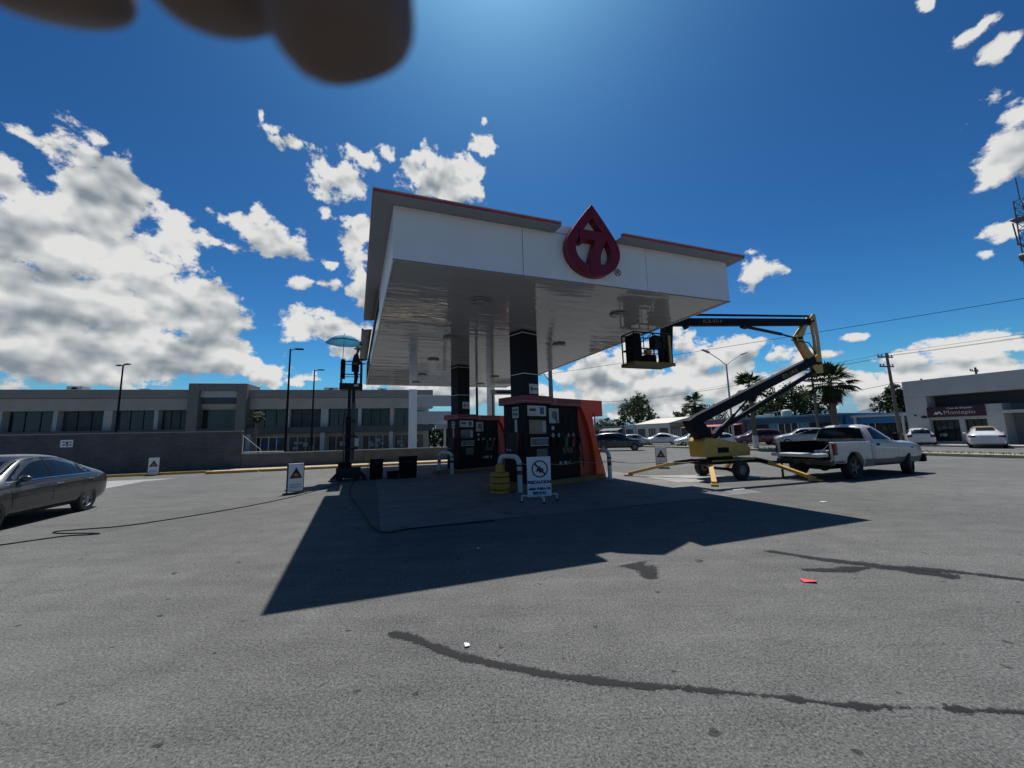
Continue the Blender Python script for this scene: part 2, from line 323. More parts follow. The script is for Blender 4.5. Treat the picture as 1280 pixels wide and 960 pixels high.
def fan_arc(c, r, a0, a1, n): return [(c[0] + r * math.cos(a0 + (a1 - a0) * i / n), c[1] + r * math.sin(a0 + (a1 - a0) * i / n)) for i in range(n + 1)]

G = rad(20)                                     # the station's grid
E1 = Vector((math.cos(G), math.sin(G), 0)); E2 = Vector((-math.sin(G), math.cos(G), 0))
def gl(o, a, b, z=0): return Vector((o[0], o[1], 0)) + E1 * a + E2 * b + Vector((0, 0, z))

asph = asphalt_mat('asphalt', (.140, .138, .132), (.05, .05, .048))
conc = mat('concrete', (.30, .29, .27), .85, var=.2, scale=1.2, bump=.25, bscale=60, dirt=.5)
pad_m = mat('stained_concrete', (.19, .185, .175), .9, spec=.1, var=.22, scale=.8, bump=.2, bscale=70, dirt=.6, dcol=(.05, .05, .05))
yellow_kerb = mat('yellow_kerb_paint', (.52, .30, .06), .75, var=.2, scale=2.5, dirt=.75, dcol=(.36, .30, .22))
white_paint = mat('white_paint', (.74, .75, .76), .45, var=.05, scale=2)
dull_white = mat('dull_white_paint', (.58, .58, .57), .6, var=.08, scale=2, dirt=.3, dcol=(.3, .29, .28))
light_grey = mat('light_grey_paint', (.42, .43, .44), .5, var=.08)
mid_grey = mat('mid_grey_paint', (.2, .2, .2), .6)
beige = mat('beige_render', (.42, .38, .32), .85, var=.1, scale=.8, dirt=.25, dcol=(.25, .22, .19))
grey_render = mat('grey_render', (.27, .25, .23), .85, var=.1, scale=.7, dirt=.3, dcol=(.16, .15, .14))
pale_render = mat('pale_render', (.50, .47, .43), .85, var=.08, scale=.6, dirt=.2, dcol=(.33, .31, .28))
black_paint = mat('black_paint', (.006, .006, .008), .5, spec=.15)
black_matte = mat('black_matte', (.008, .008, .009), .85, spec=.2)
dark_steel = mat('dark_steel', (.018, .018, .02), .55, spec=.25)
navy_paint = mat('navy_black_paint', (.007, .008, .013), .6, spec=.12)
rubber = mat('rubber', (.018, .018, .018), .85, bump=.3, bscale=60)
red_paint = mat('red_paint', (.76, .07, .022), .35, var=.12)
dark_red = mat('dark_red_paint', (.22, .022, .022), .4, var=.12)
crimson = mat('crimson_paint', (.17, .006, .018), .4, var=.1)
yellow_paint = mat('yellow_paint', (.50, .30, .055), .45, var=.15, scale=3, dirt=.55, dcol=(.2, .15, .06))
yellow_plastic = mat('yellow_plastic', (.52, .24, .02), .5, dirt=.4, dcol=(.25, .15, .02))
chrome = mat('bright_metal', (.6, .6, .6), .25, metal=1)
steel = mat('dull_metal', (.32, .32, .33), .45, metal=.8)
glass_dark = glassmat('dark_glass', (.008, .010, .012), spec=.35)
shop_glass = mat('shop_glass', (.02, .026, .028), .14, var=.5, scale=.35, spec=.5)
wood_pole = mat('weathered_wood', (.15, .12, .095), .9, var=.25, scale=4, bump=.4, bscale=30)
green_leaf = mat('green_leaf', (.055, .085, .028), .75, spec=.25, var=.45, scale=.9)
dark_leaf = mat('dark_leaf', (.034, .06, .02), .75, spec=.25, var=.45, scale=.9)
palm_leaf = mat('palm_leaf', (.05, .07, .025), .85, spec=.15, var=.4, scale=1.3)
dry_leaf = mat('dry_palm_leaf', (.10, .08, .05), .9, spec=.1, var=.3)
bark = mat('bark', (.14, .11, .085), .9, var=.3, scale=5, bump=.6, bscale=25)
print_blue = mat('blue_print', (.03, .08, .28), .5)
print_black = mat('black_print', (.02, .02, .025), .6)
print_orange = mat('orange_print', (.55, .16, .02), .5)

# ---------------------------------------------------------------- ground and roads
sheet('ground', [(-1500, -1500), (1500, -1500), (1500, 1500), (-1500, 1500)], 0, asph)
MED = (23.5, 20.7); FAC = (34.5, 33.9); WALL = (-16.07, 22.99); WG = rad(19)
# concrete slab under the canopy
PADO = (-2.42, 7.2)
pb = MB()
sl = [tuple(gl(PADO, a, b).xy) for a, b in ((0, 0), (9.6, 0), (9.6, 21), (0, 21))]
sheet('concrete_pavement', sl, .004, pad_m)
sheet('concrete_path', [tuple(gl((4.75, 15.0), a, b).xy) for a, b in ((0, 0), (2.0, -.9), (3.2, -2.6), (1.3, -2.9), (-.2, -2.2))], .008, conc)
sheet('concrete_apron_pavement', [(-23, 15.5), (-15.7, 15.1), (-16.6, 17.6), (-16.2, 18.9), (-23, 16.9)], .004, conc)
# kerb and pavement along the grey block wall
def wl(a, b, z=0): return (WALL[0] + a * math.cos(WG) - b * math.sin(WG), WALL[1] + a * math.sin(WG) + b * math.cos(WG), z)
k = MB()
for a0, a1 in ((-1.0, 1.4), (1.55, 7.3), (7.5, 14.8)):
    k.box(a0, a1, -2.05, -1.72, 0, .14)
k.box(-14, -1.15, -.95, -.7, 0, .13)
ko = k.build('yellow_kerb', yellow_kerb, bevel=.02); ko.location = (WALL[0], WALL[1], 0); ko.rotation_euler = (0, 0, WG); tag(ko, kind='structure')
k = MB().box(-1.0, 15, -1.7, -.01, 0, .12).box(-14, -1.02, -.68, -.01, 0, .12); ko = k.build('wall_pavement', mat('worn_pavement', (.36, .33, .27), .85, var=.2, scale=1.5, dirt=.6, dcol=(.28, .26, .22))); ko.location = (WALL[0], WALL[1], 0); ko.rotation_euler = (0, 0, WG); tag(ko, kind='structure')

blockm = block_mat('grey_block', (.105, .105, .11), (.085, .085, .09), (.12, .12, .12), .4, .2)
w = thing('block_wall', (*WALL, 0), WG, 'tall grey concrete block wall with a tiny plaque behind the grey sedan', 'wall')
b = MB().box(-60, -.02, 0, .2, 0, 2.26); b.build('wall_panel', blockm, w)
b = MB().box(-60, 0, -.02, .22, 2.26, 2.32); b.build('coping', grey_render, w)
p = MB().box(-8.12, -7.62, -.03, -.004, 1.6, 1.98).build('plaque', white_paint, w)
d = MB()
for x, z, wd, h in ((-8.05, 1.87, .12, .05), (-7.9, 1.83, .1, .11), (-7.77, 1.86, .1, .05), (-8.03, 1.72, .14, .06), (-7.86, 1.7, .07, .1), (-7.75, 1.72, .09, .06)): d.box(x, x + wd, -.036, -.031, z - h / 2, z + h / 2)
d.build('plaque_mark', print_black, p)
w = thing('block_wall', (*WALL, 0), WG, 'low grey concrete block wall behind the mast lift and yellow kerb', 'wall')
b = MB().box(.0, 15.4, 0, .2, 0, .92); b.build('wall_panel', blockm, w)
b = MB().box(0, 15.4, -.02, .22, .92, .97); b.build('coping', grey_render, w)
r = thing('handrail', wl(-.02, .1, .92), WG, 'thin white metal rail at the step between tall and low wall', 'handrail')
b = MB(); b.tube([(.03, .05, 0), (.03, .05, 1.15)], .025); b.tube([(.03, .05, 1.1), (.6, 1.6, .2), (.6, 1.6, -.9)], .02); b.tube([(.03, .05, .12), (1.1, .05, .12), (2.2, .05, .1)], .02); b.build('rail', white_paint, r)

# ------------------------------------------------ two-storey shopping building behind the wall
BO, BA = (-13.2, 50.9), rad(12.1)
bd = thing('shopping_building', (*BO, 0), BA, 'long beige and grey two-storey shopping building with dark upper windows', 'building')
MB().box(-75, 2, 1.2, 22, -.2, 7.0).build('wall', beige, bd)
b = MB().box(-75, 2.6, 0, 22, 7.0, 8.0); b.build('parapet', grey_render, bd, bevel=.04)
b = MB().box(-75, 2.6, .35, 1.2, 5.6, 6.98); b.build('upper_band', beige, bd)
b = MB().box(-75, 2.6, -.5, 1.19, 2.55, 3.3); b.build('floor_slab', mat('dark_grey_slab', (.10, .095, .09), .8), bd)
XS = [(-75, -67.5), (-66, -59), (-58.5, -52), (-51.4, -44.4), (-43.63, -39.3), (-38.7, -34.6), (-33.5, -29.6), (-29, -26.2), (-19.3, -15.4), (-15.0, -11.3), (-10.6, -6.9), (-6.5, -3.1), (-2.3, 1.2)]
cols = [-67, -58.8, -51.7, -44, -39, -34.05, -29.3, -26, -15.2, -10.95, -6.7, -2.7, 1.8]
for x in cols: MB().box(x - (.42 if x in (-34.05, -10.95) else .2), x + (.42 if x in (-34.05, -10.95) else .2), .5, 1.2, 3.3, 5.6).build('pilaster', pale_render, bd)
glass_b = mat('green_shop_glass', (.028, .036, .034), .2, var=.6, scale=.5, spec=.4); glass_c = mat('film_glass', (.045, .048, .05), .3, var=.4, scale=.8, spec=.3)
for i, (x0, x1) in enumerate(XS):
    f = MB().box(x0, x1, 1.12, 1.18, 3.3, 5.6).build('window', [shop_glass, glass_b, shop_glass, glass_c][i * 7 % 4], bd)
    fr = MB()
    for q in range(1, 3): fr.box(x0 + (x1 - x0) * q / 3 - .03, x0 + (x1 - x0) * q / 3 + .03, 1.07, 1.12, 3.3, 5.6)
    fr.box(x0, x1, 1.07, 1.12, 3.3, 3.38); fr.build('window_frame', black_paint, f)
# ground floor shop fronts (right half, above the low wall)
for i, (x0, x1) in enumerate(((-19.2, -15.6), (-15.1, -11.2), (-10.5, -6.8), (-6.4, -3.0), (-2.4, 1.4))):
    f = MB().box(x0, x1, 1.12, 1.18, 0, 2.1).build('shop_front', shop_glass, bd)
    fr = MB(); n = 4
    for q in range(n + 1): fr.box(x0 + (x1 - x0) * q / n - .05, x0 + (x1 - x0) * q / n + .05, 1.05, 1.12, 0, 2.1)
    fr.box(x0, x1, 1.05, 1.115, 2.1, 2.2); fr.build('shop_front_frame', pale_render if i else white_paint, f)
    rr = random.Random(i)
    for q in range(5):
        xx = rr.uniform(x0 + .2, x1 - .8); zz = rr.uniform(.5, 1.3)
        MB().box(xx, xx + rr.uniform(.3, .7), 1.09, 1.11 + q * .001, zz, zz + rr.uniform(.2, .6)).build('display_poster', [mat('poster_grey', (.35, .37, .42), .5), print_blue][i == 0], f)
MB().box(-16.6, -14.6, -.56, -.52, 2.75, 3.1).build('shop_sign', mat('sign_slate', (.05, .055, .08), .5), bd)
for x in (-19.2, -10.9, -2.7): MB().box(x - .25, x + .25, -.3, .3, -.2, 2.55).build('pillar', pale_render, bd)
# entrance tower
tw = MB().box(-25.6, -24.5, -.7, 3, -.2, 8.66).box(-20.5, -19.45, -.7, 3, -.2, 8.66).box(-24.5, -20.5, -.7, 3, 7.8, 8.66)
tw.build('tower_frame', mat('tower_taupe', (.21, .185, .16), .85, dirt=.2), bd, bevel=.03)
MB().box(-24.5, -20.5, -.3, .1, 7.02, 7.8).build('tower_panel', light_grey, bd)
MB().box(-24.5, -20.5, -.1, .3, 6.26, 7.02).build('tower_louvre', mat('slate_panel', (.06, .07, .085), .6), bd)
MB().box(-24.5, -20.5, .1, .5, 5.78, 6.26).build('tower_lintel', beige, bd)
tg = MB().box(-24.5, -20.5, .5, .6, 0, 5.78).build('tower_window', mat('greenish_glass', (.03, .042, .034), .15, var=.3, scale=.5), bd)

for x, w, h in ((-41, 1.6, .9), (-33.5, 1.1, .6), (-12, 1.8, .8), (-5, 1.2, .7)):
    ac = MB().box(x, x + w, 4, 5.2, 7.9, 8.0 + h).build('roof_unit', light_grey, bd, bevel=.03); MB().cyl((x + w / 2, 3.99, 8 + h / 2), (x + w / 2, 3.95, 8 + h / 2), h * .36, n=18).build('fan_grille', dark_steel, ac)
# lamp posts of the car park behind the wall
def lamp(loc, h, label, double=True, rz=0):
    t = thing('lamp_post', loc, rz, label, 'lamp post', 'black lamp posts behind the block wall')
    MB().tube([(0, 0, -.2), (0, 0, h)], [.11, .06], 10).build('post', black_paint, t, smooth=40)
    MB().box(-.25, .25, -.25, .25, 0, .5).build('footing', conc, t, bevel=.02)
    for s in ((-1, 1) if double else (1,)):
        MB().beam((0, 0, h - .1), (s * .35, 0, h), .06, .06).box(min(s * .35, s * .95), max(s * .35, s * .95), -.16, .16, h - .03, h + .06).build('lamp_head', black_paint, t, bevel=.02)
lamp((-37.0, 36.0, 0), 9.2, 'black twin-head lamp post left of the entrance tower', True, rad(-20))
lamp((-17.6, 30.0, 0), 8.9, 'tall black single-head lamp post, thicker, beside the entrance tower', False, rad(15))
lamp((-20.8, 40.0, 0), 9.0, 'slim black single-head lamp post between tower and mast lift', False, rad(15))

# totem sign with two blank panels behind the low wall
tz = thing('totem_sign', (-8.9, 34.3, 0), rad(20), 'white steel totem sign post carrying blank grey panels behind low wall', 'sign')
MB().box(-.34, .34, -.3, .3, 0, 5.95).build('post', white_paint, tz, bevel=.02)
MB().box(.36, 4.4, -.12, .12, 4.45, 5.45).build('sign_panel', light_grey, tz, bevel=.01)
MB().box(.36, 4.4, -.12, .12, 2.85, 3.98).build('sign_panel', light_grey, tz, bevel=.01)
MB().box(.36, 1.2, -.06, .06, 4.1, 4.25).build('bracket', steel, tz)
MB().box(4.45, 5.05, -.3, .3, 0, 5.95).build('post', white_paint, tz, bevel=.02)
tz = thing('street_sign', (-5.9, 33.4, 0), rad(10), 'small grey and white sign box on a thin pole behind the low wall', 'sign')
MB().tube([(0, 0, 0), (0, 0, 2.6)], .1).build('pole', pale_render, tz); MB().box(-.75, .55, -.1, .1, 2.35, 2.85).build('sign_panel', mat('sign_grey', (.3, .31, .34), .6), tz, bevel=.02)

# ------------------------------------------------ canopy
Q0 = (-2.25, 7.05); CW, CD, ZB, ZT = 8.72, 18.7, 5.1, 6.22
cn = thing('canopy', (*Q0, 0), G, 'large white flat station canopy on two dark columns with red trimmed cornice', 'canopy')
sof = soffit_mat(); fas = mat('white_fascia', (.74, .75, .77), .3, var=.04, scale=.6, dirt=.12, dcol=(.5, .5, .5))
SK = -.040                                   # the left side runs slightly out of square
UPZ = lambda u, v, d: (u, v, d)
def plan(i): return [(i, i), (CW - i, i), (CW - i, CD - i), (SK * (CD - i) + i, CD - i)]
MB().prism(plan(.03), ZB, ZB + .06, UPZ).build('soffit', sof, cn)
MB().prism(plan(.1), ZB + .08, ZT - .02, UPZ).build('canopy_frame', black_matte, cn)
def side(y0, y1, z0, z1, name, m, t0=0., t1=.028): return MB().prism([(SK * y0 + t0, y0), (SK * y0 + t1, y0), (SK * y1 + t1, y1), (SK * y1 + t0, y1)], z0, z1, UPZ).build(name, m, cn)
for x0, x1 in ((0, 2.716), (2.728, 6.016), (6.028, CW)): MB().box(x0, x1, 0, .028, ZB - .03, ZT).build('fascia_panel', fas, cn, bevel=.003)
side(.03, 2.4, ZB - .03, ZT, 'fascia_panel', fas); side(2.412, 4.6, ZB - .03, ZT, 'fascia_panel', fas); side(4.612, 11.5, ZB - .03, ZB + .42, 'fascia_panel', fas)
for y0, y1 in ((.03, 5), (5.012, 10), (10.012, 15), (15.012, CD)): MB().box(CW - .028, CW, y0, y1, ZB - .03, ZT).build('fascia_panel', fas, cn, bevel=.003)
MB().box(SK * CD + .03, CW - .03, CD - .028, CD, ZB - .03, ZT).build('fascia_panel', fas, cn, bevel=.003)
MB().box(-.002, CW + .002, -.012, -.001, ZB - .035, ZB - .008).build('fascia_trim', mid_grey, cn)
# the stripped length of the left side: green and dark framing
gp = mat('green_primer', (.015, .06, .04), .6)
for i in range(14): y = 5.0 + i * .95; side(y, y + .07, ZB + (.43 if y < 11.4 else 0), ZT, 'frame_post', gp, .03, .07)
for z in (ZB + .46, ZB + .72, ZT - .06): side(4.62, CD - .03, z, z + .05, 'frame_rail', gp, .02, .06)
side(4.62, CD - .03, ZB + .44, ZT - .08, 'exposed_board', mat('dark_teal_board', (.008, .018, .017), .7), .075, .09)
side(11.52, CD - .03, ZB - .03, ZB + .02, 'exposed_edge', light_grey, .0, .06); side(16.6, CD - .03, ZB + .03, ZT, 'fascia_panel', fas, -.03, -.002)
# cornice: swept profile with mitred corners (o = outward, z)
def sweep(path, prof, name, m):
    b = MB(); n = len(prof)
    for st in path: b.v += [st(o, z) for o, z in prof]
    for i in range(len(path) - 1):
        for q in range(n): b.f.append((i * n + q, i * n + (q + 1) % n, (i + 1) * n + (q + 1) % n, (i + 1) * n + q))
    b.f += [tuple(range(n)), tuple(range((len(path) - 1) * n, len(path) * n))]; b.m = [0] * len(b.f)
    return b.build(name, m, cn)
cornm = mat('cornice_grey', (.24, .25, .28), .45, var=.08, scale=1)
prof = [(-.02, ZT - .004), (.10, ZT - .035), (.345, ZT - .055), (.365, ZT - .05), (.365, ZT - .022), (-.02, ZT + .02)]
stripe = [(.30, ZT - .02), (.375, ZT - .021), (.378, ZT + .022), (.30, ZT + .03)]
lipp = [(.28, ZT + .032), (.39, ZT + .024), (.39, ZT + .046), (.28, ZT + .06)]
def F(x): return lambda o, z: (x, -o, z)
def LFT(y): return lambda o, z: (-o + SK * y, y, z)
def RGT(y): return lambda o, z: (CW + .6 * o, y, z)
corL = lambda o, z: (-o, -o, z)
corR = lambda o, z: (CW + .62 * o, -o, z)
pA = [F(3.5), corL, LFT(8.0)]; pB = [F(5.1), corR, RGT(CD)]
for pth in (pA, pB):
    sweep(pth, prof, 'cornice', cornm); sweep(pth, stripe, 'cornice_stripe', mat('red_stripe', (.42, .045, .03), .5, var=.25, scale=2)); sweep(pth, lipp, 'cornice_lip', light_grey)
sweep([LFT(8.9), LFT(15.6)], [(o + .06, z - .15) for o, z in prof], 'cornice', cornm); sweep([LFT(8.9), LFT(15.6)], [(o + .06, z - .15) for o, z in stripe], 'cornice_stripe', dark_red)
MB().prism(plan(.0), ZT - .015, ZT, UPZ).build('roof', light_grey, cn)
# flange where the cornice is missing above the logo
MB().prism([(3.45, ZT + .002), (5.12, ZT + .002), (5.12, ZT + .2), (4.74, ZT + .2), (4.52, ZT + .48), (4.30, ZT + .48), (4.08, ZT + .2), (3.45, ZT + .2)], -.006, .03, lambda u, v, d: (u, d, v)).build('fascia_panel', fas, cn, bevel=.003)
# soffit lights
for x in (2.2, 6.4):
    for y in (1.75, 5.6, 9.6, 13.9, 17):
        l = MB().lathe([(.26, -.02), (.24, -.05), (.15, -.06), (0.001, -.06)], 20, (x, y, ZB)).build('soffit_light', mid_grey, cn, smooth=40)
        MB().lathe([(.12, -.061), (.1, -.075), (.001, -.078)], 16, (x, y, ZB)).box(x - .24, x + .24, y - .035, y + .035, ZB - .07, ZB - .062).build('lens', glassmat('lamp_lens', (.4, .4, .4)), l)
# columns (turned with the pump islands)
colm = mat('charcoal_cladding', (.007, .008, .011), .5, var=.2, scale=1, spec=.2)
def column(x, y):
    w = .33
    o = MB().box(-w, w, -w, w, 0, ZB - .003).build('column', colm, cn, bevel=.006)
    o.location = (x, y, 0); o.rotation_euler = (0, 0, rad(20))
    for z in (3.62, 4.98): MB().box(-w - .006, w + .006, -w - .006, w + .006, z, z + .022).build('white_band', white_paint, o)
    a = MB().box(-.1, w - .02, -w - .02, -w - .004, 2.98, 3.3).build('arrow_sign', dull_white, o)
    ar = MB(); fr_ = lambda u, v, d: (u, d, v)
    ar.prism([(-.06, 3.14), (.0, 3.23), (.03, 3.23), (.0, 3.16), (.28, 3.16), (.28, 3.12), (.0, 3.12), (.03, 3.05), (.0, 3.05)], -w - .026, -w - .021, fr_)
    ar.build('arrow', print_black, a)
column(4.44, 4.41); column(3.72, 11.06)
# drop emblem: a red drop outline with a swooping 7 inside
lg = bpy.data.objects.new('emblem', None); COL.objects.link(lg); lg.parent = cn; lg.location = (4.41, -.002, 5.93); lg['label'] = 'red drop-shaped emblem with a figure 7 inside'
def drop(sx, sz, tip, cz, n=24):
    pts = []
    a0, a1 = rad(152), rad(388)
    for i in range(n + 1):
        a = a0 + (a1 - a0) * i / n; pts.append((sx * math.cos(a), cz + sz * math.sin(a)))
    r0 = pts[-1]; l0 = pts[0]
    rgt = [(r0[0] * (1 - t) + 0 * t - .03 * math.sin(math.pi * t) * 0 + (.02 * math.sin(math.pi * t)), r0[1] * (1 - t) + tip * t) for t in (.25, .5, .75)]
    lft = [(l0[0] * t - .02 * math.sin(math.pi * (1 - t)), tip * (1 - t) + l0[1] * t) for t in (.25, .5, .75)]
    return pts + rgt + [(0, tip)] + lft
frm = lambda u, v, d: (u, -d, v)
MB().ring(drop(.71, .62, 1.03, -.10), drop(.47, .40, .70, -.10), 0.0, .20, frm).build('drop_ring', crimson, lg, bevel=.008)
s7 = [(-.37, .36), (-.37, .05), (-.27, .05), (-.24, .13), (.03, .13), (-.05, -.1), (-.11, -.3), (-.13, -.66), (.10, -.68), (.26, -.60), (.24, -.44), (.15, -.43), (.17, -.22), (.26, .02), (.36, .2), (.36, .36)]
MB().prism(s7, .01, .22, frm).build('numeral', crimson, lg, bevel=.008)
rg = MB().ring(fan_arc((.75, -.47), .088, 0, math.tau * .97, 22), fan_arc((.75, -.47), .074, 0, math.tau * .97, 22), -.001, .012, frm).build('registered_mark', crimson, lg)
tx = text_mesh('registered_letter', 'R', .13, crimson, rg, (.75, -.012, -.47), (rad(90), 0, 0), .006)
# ------------------------------------------------ pump islands
IG = rad(40)
screen_m = glassmat('screen_glass', (.02, .025, .03))
card = mat('pale_card', (.42, .44, .45), .5, var=.15, scale=6)
def dispenser(loc, label, scale=1.0):
    t = thing('fuel_dispenser', (*loc, 0), IG, label, 'fuel dispenser', 'red and black fuel dispensers under the canopy'); t.scale = (scale,) * 3
    # raised island with rounded ends and yellow edge
    out = fan_arc((-.35, .62), .62, rad(90), rad(270), 10) + fan_arc((3.7, .62), .62, rad(-90), rad(90), 10)
    up_ = lambda u, v, d: (u, v, d)
    MB().prism(out, 0, .16, up_).build('island_kerb', mat('island_yellow', (.30, .15, .04), .7, var=.25, scale=3, dirt=.6, dcol=(.12, .1, .08)), t, bevel=.02)
    MB().prism([(u * .985 + .02, .62 + (v - .62) * .9) for u, v in out], .161, .168, up_).build('island_top', pad_m, t)
    MB().box(.1, 1.1, .08, 1.2, .168, 2.64).build('cabinet', black_paint, t, bevel=.012)
    MB().box(1.101, 2.62, .16, 1.12, .168, 2.6).build('cabinet', black_paint, t, bevel=.012)
    h = MB().box(-.02, 1.15, -.04, 1.32, 2.645, 2.9).build('header', dark_red, t, bevel=.006)
    MB().box(-.024, 1.154, -.044, 1.324, 2.71, 2.725).build('header_line', mat('pink_line', (.45, .25, .23), .5), h)
    h = MB().box(1.152, 2.66, .0, 1.25, 2.605, 2.86).build('header', dark_red, t, bevel=.006)
    MB().box(1.16, 2.64, -.004, -.001, 2.66, 2.675).build('header_line', mat('pink_line', (.45, .25, .23), .5), h)
    fr_ = lambda u, v, d: (u, d, v)
    MB().ring([(1.36 + .05 * math.cos(a), 2.76 + .065 * math.sin(a)) for a in [i * .52 for i in range(12)]], [(1.36 + .03 * math.cos(a), 2.76 + .045 * math.sin(a)) for a in [i * .52 for i in range(12)]], -.008, -.001, fr_).build('header_emblem', card, h)
    # red fin like a leaning 7
    prof = [(2.67, 2.86), (3.9, 2.86), (3.9, 2.28), (3.5, 2.26), (3.32, 2.42), (3.30, 2.2), (3.37, 1.75), (3.55, 1.15), (3.78, .55), (3.9, .17), (3.36, .17), (3.34, .7), (3.22, 1.3), (3.04, 1.9), (2.84, 2.35), (2.67, 2.58)]
    MB().prism(prof, .0, 1.24, fr_).build('fin', red_paint, t, bevel=.012)
    MB().box(2.625, 3.36, .12, 1.12, .168, 2.55).build('side_panel', mat('deep_red_paint', (.34, .028, .02), .4), t, bevel=.01)  # backing panel, a darker red than the fin
    for s in (0, 1):                                    # both service faces
        y0, d = (.079, -1) if s == 0 else (1.201, 1)
        def bx(x0, x1, z0, z1, th, m, name, par=t, base=y0):
            ya, yb = sorted((base, base + d * th)); return MB().box(x0, x1, ya, yb, z0, z1).build(name, m, par)
        p = bx(.16, .98, 2.25, 2.58, .012, dull_white, 'price_panel'); b2 = y0 + d * .013
        bx(.24, .52, 2.40, 2.49, .004, mat('brown_print', (.09, .05, .045), .5), 'price_mark', p, b2); bx(.22, .55, 2.30, 2.335, .004, card, 'price_mark', p, b2); bx(.70, .88, 2.31, 2.53, .004, print_blue, 'price_mark', p, b2)
        bx(.2, .95, 1.68, 2.12, .02, screen_m, 'screen'); bx(.78, .94, 1.74, 2.08, .026, card, 'notice')
        q = bx(.22, 1.0, 1.3, 1.56, .05, screen_m, 'tray'); b3 = y0 + d * .051
        for z in (1.3, 1.53): bx(.22, 1.0, z, z + .03, .012, card, 'tray_edge', q, b3)
        bx(.22, .25, 1.33, 1.53, .012, card, 'tray_edge', q, b3); bx(.45, .95, 1.36, 1.48, .006, mat('bluegrey_card', (.12, .16, .19), .5), 'tray_label', q, b3)
        bx(.5, .98, .86, 1.2, .02, mat('olive_card', (.10, .12, .09), .5), 'notice')
        base2 = .159 if s == 0 else 1.121
        bx(1.2, 1.66, 2.02, 2.52, .012, card, 'poster', t, base2); bb = base2 + d * .013
        MB().cyl((1.46, bb, 2.3), (1.46, bb + d * .006, 2.3), .14, n=20).build('poster_disc', mat('slate_print', (.12, .13, .14), .5), t)
        for i, (x, z) in enumerate(((1.36, 1.62), (1.66, 1.62), (2.1, 1.6), (1.36, 1.86), (2.4, 1.62))):
            MB().cyl((x, base2, z), (x, base2 + d * .015, z), .075, n=18).build('grade_button', card, t)
        MB().box(1.22, 2.5, *sorted((base2, base2 + d * .09)), 1.25, 1.5).build('nozzle_rest', dark_steel, t, bevel=.01)
        for i, x in enumerate((1.42, 1.78, 2.14, 2.42)):
            nz = MB(); c = base2 + d * .14
            nz.beam((x, c, 1.22), (x, c + d * .06, 1.55), .07, .07).tube([(x, c, 1.45), (x, c - d * .06, 1.6), (x, c - d * .1, 1.72)], .014).beam((x, c + d * .1, 1.24), (x, c + d * .12, 1.5), .03, .03)
            n = nz.build('nozzle', [black_paint, mat('green_grip', (.02, .16, .06), .5), mat('red_grip', (.3, .03, .03), .5)][i % 3], t, bevel=.006)
            MB().tube([(x, c, 1.24), (x + .02, c + d * .12, .9), (x + .1, c + d * .15, .55), (x + .16, c + d * .1, .8), (x + .13, c + d * .02, 1.6), (x + .1, base2, 2.3)], .018, 8).build('hose', rubber, t, smooth=50)
        st = bx(1.62, 2.0, .62, .74, .006, card, 'sticker', t, base2); MB().cyl((2.15, base2, .68), (2.15, base2 + d * .006, .68), .09, n=4).build('sticker', card, t)
        bx(1.8, 2.3, 1.0, 1.2, .006, mat('dim_card', (.08, .08, .085), .5), 'sticker', t, base2)
    # narrow end, facing the approach
    e = MB().box(.08, .099, .42, .72, 2.2, 2.56).build('notice', card, t)
    for b0, z in ((.46, 2.44), (.59, 2.42), (.47, 2.28), (.59, 2.29)): MB().box(.074, .079, b0, b0 + .09, z, z + .07).build('notice_mark', print_black, e)
    MB().box(.085, .099, .5, .62, 1.75, 2.15).build('notice', card, t)
    MB().box(.06, .099, .3, 1.05, 1.1, 1.75).build('card_reader', dark_steel, t, bevel=.02)
    MB().beam((.05, .5, 1.02), (.05, .36, 1.72), .02, .12, (1, 0, 0)).build('red_card', mat('maroon_card', (.2, .04, .05), .5), t)
    for b0 in (.98, .82): MB().cyl((.058, b0, 1.18), (.03, b0, 1.18), .035, n=12).build('button', card, t)
    return t
C1 = (.39, 12.0); C2 = (-2.57, 18.0)
dispenser(C1, 'front red and black fuel dispenser roped off beside the precaution sign')
dispenser(C2, 'rear red and black fuel dispenser, smaller in view, without a sign before it', .93)
def isl(o, a, b, z=0): return (o[0] + a * math.cos(IG) - b * math.sin(IG), o[1] + a * math.sin(IG) + b * math.cos(IG), z)
def hoop(p0, p1, h, label):
    p0 = Vector((*p0, 0)); p1 = Vector((*p1, 0)); d = (p1 - p0); w = d.length; rz = math.atan2(d.y, d.x)
    t = thing('hoop_bollard', p0, rz, label, 'bollard', 'white hoop bollards at the ends of the pump islands')
    r = .075; R_ = .24
    pts = [(0, 0, 0), (0, 0, h - R_)] + [(R_ - R_ * math.cos(a), 0, h - R_ + R_ * math.sin(a)) for a in [rad(x) for x in (15, 30, 45, 60, 75, 90)]]
    pts += [(w - x, y, z) for x, y, z in reversed(pts)]
    MB().tube(pts, r, 14).build('hoop', dull_white, t, smooth=50)
    for x in (0, w):
        MB().cyl((x, 0, .50), (x, 0, .62), r + .004).build('reflective_band', dark_red, t); MB().cyl((x, 0, .74), (x, 0, .79), r + .004).build('reflective_band', black_paint, t)
        MB().cyl((x, 0, 0), (x, 0, .02), r + .06).build('foot_plate', steel, t)
hoop((.16, 11.56), (-.44, 12.25), 1.02, 'white hoop bollard with red band beside the yellow drum')
hoop((3.43, 14.1), (3.25, 15.05), 1.0, 'white hoop bollard beside the red fin of the front dispenser')
hoop((-2.75, 17.38), (-3.45, 18.1), .94, 'white hoop bollard at the near end of the rear dispenser')
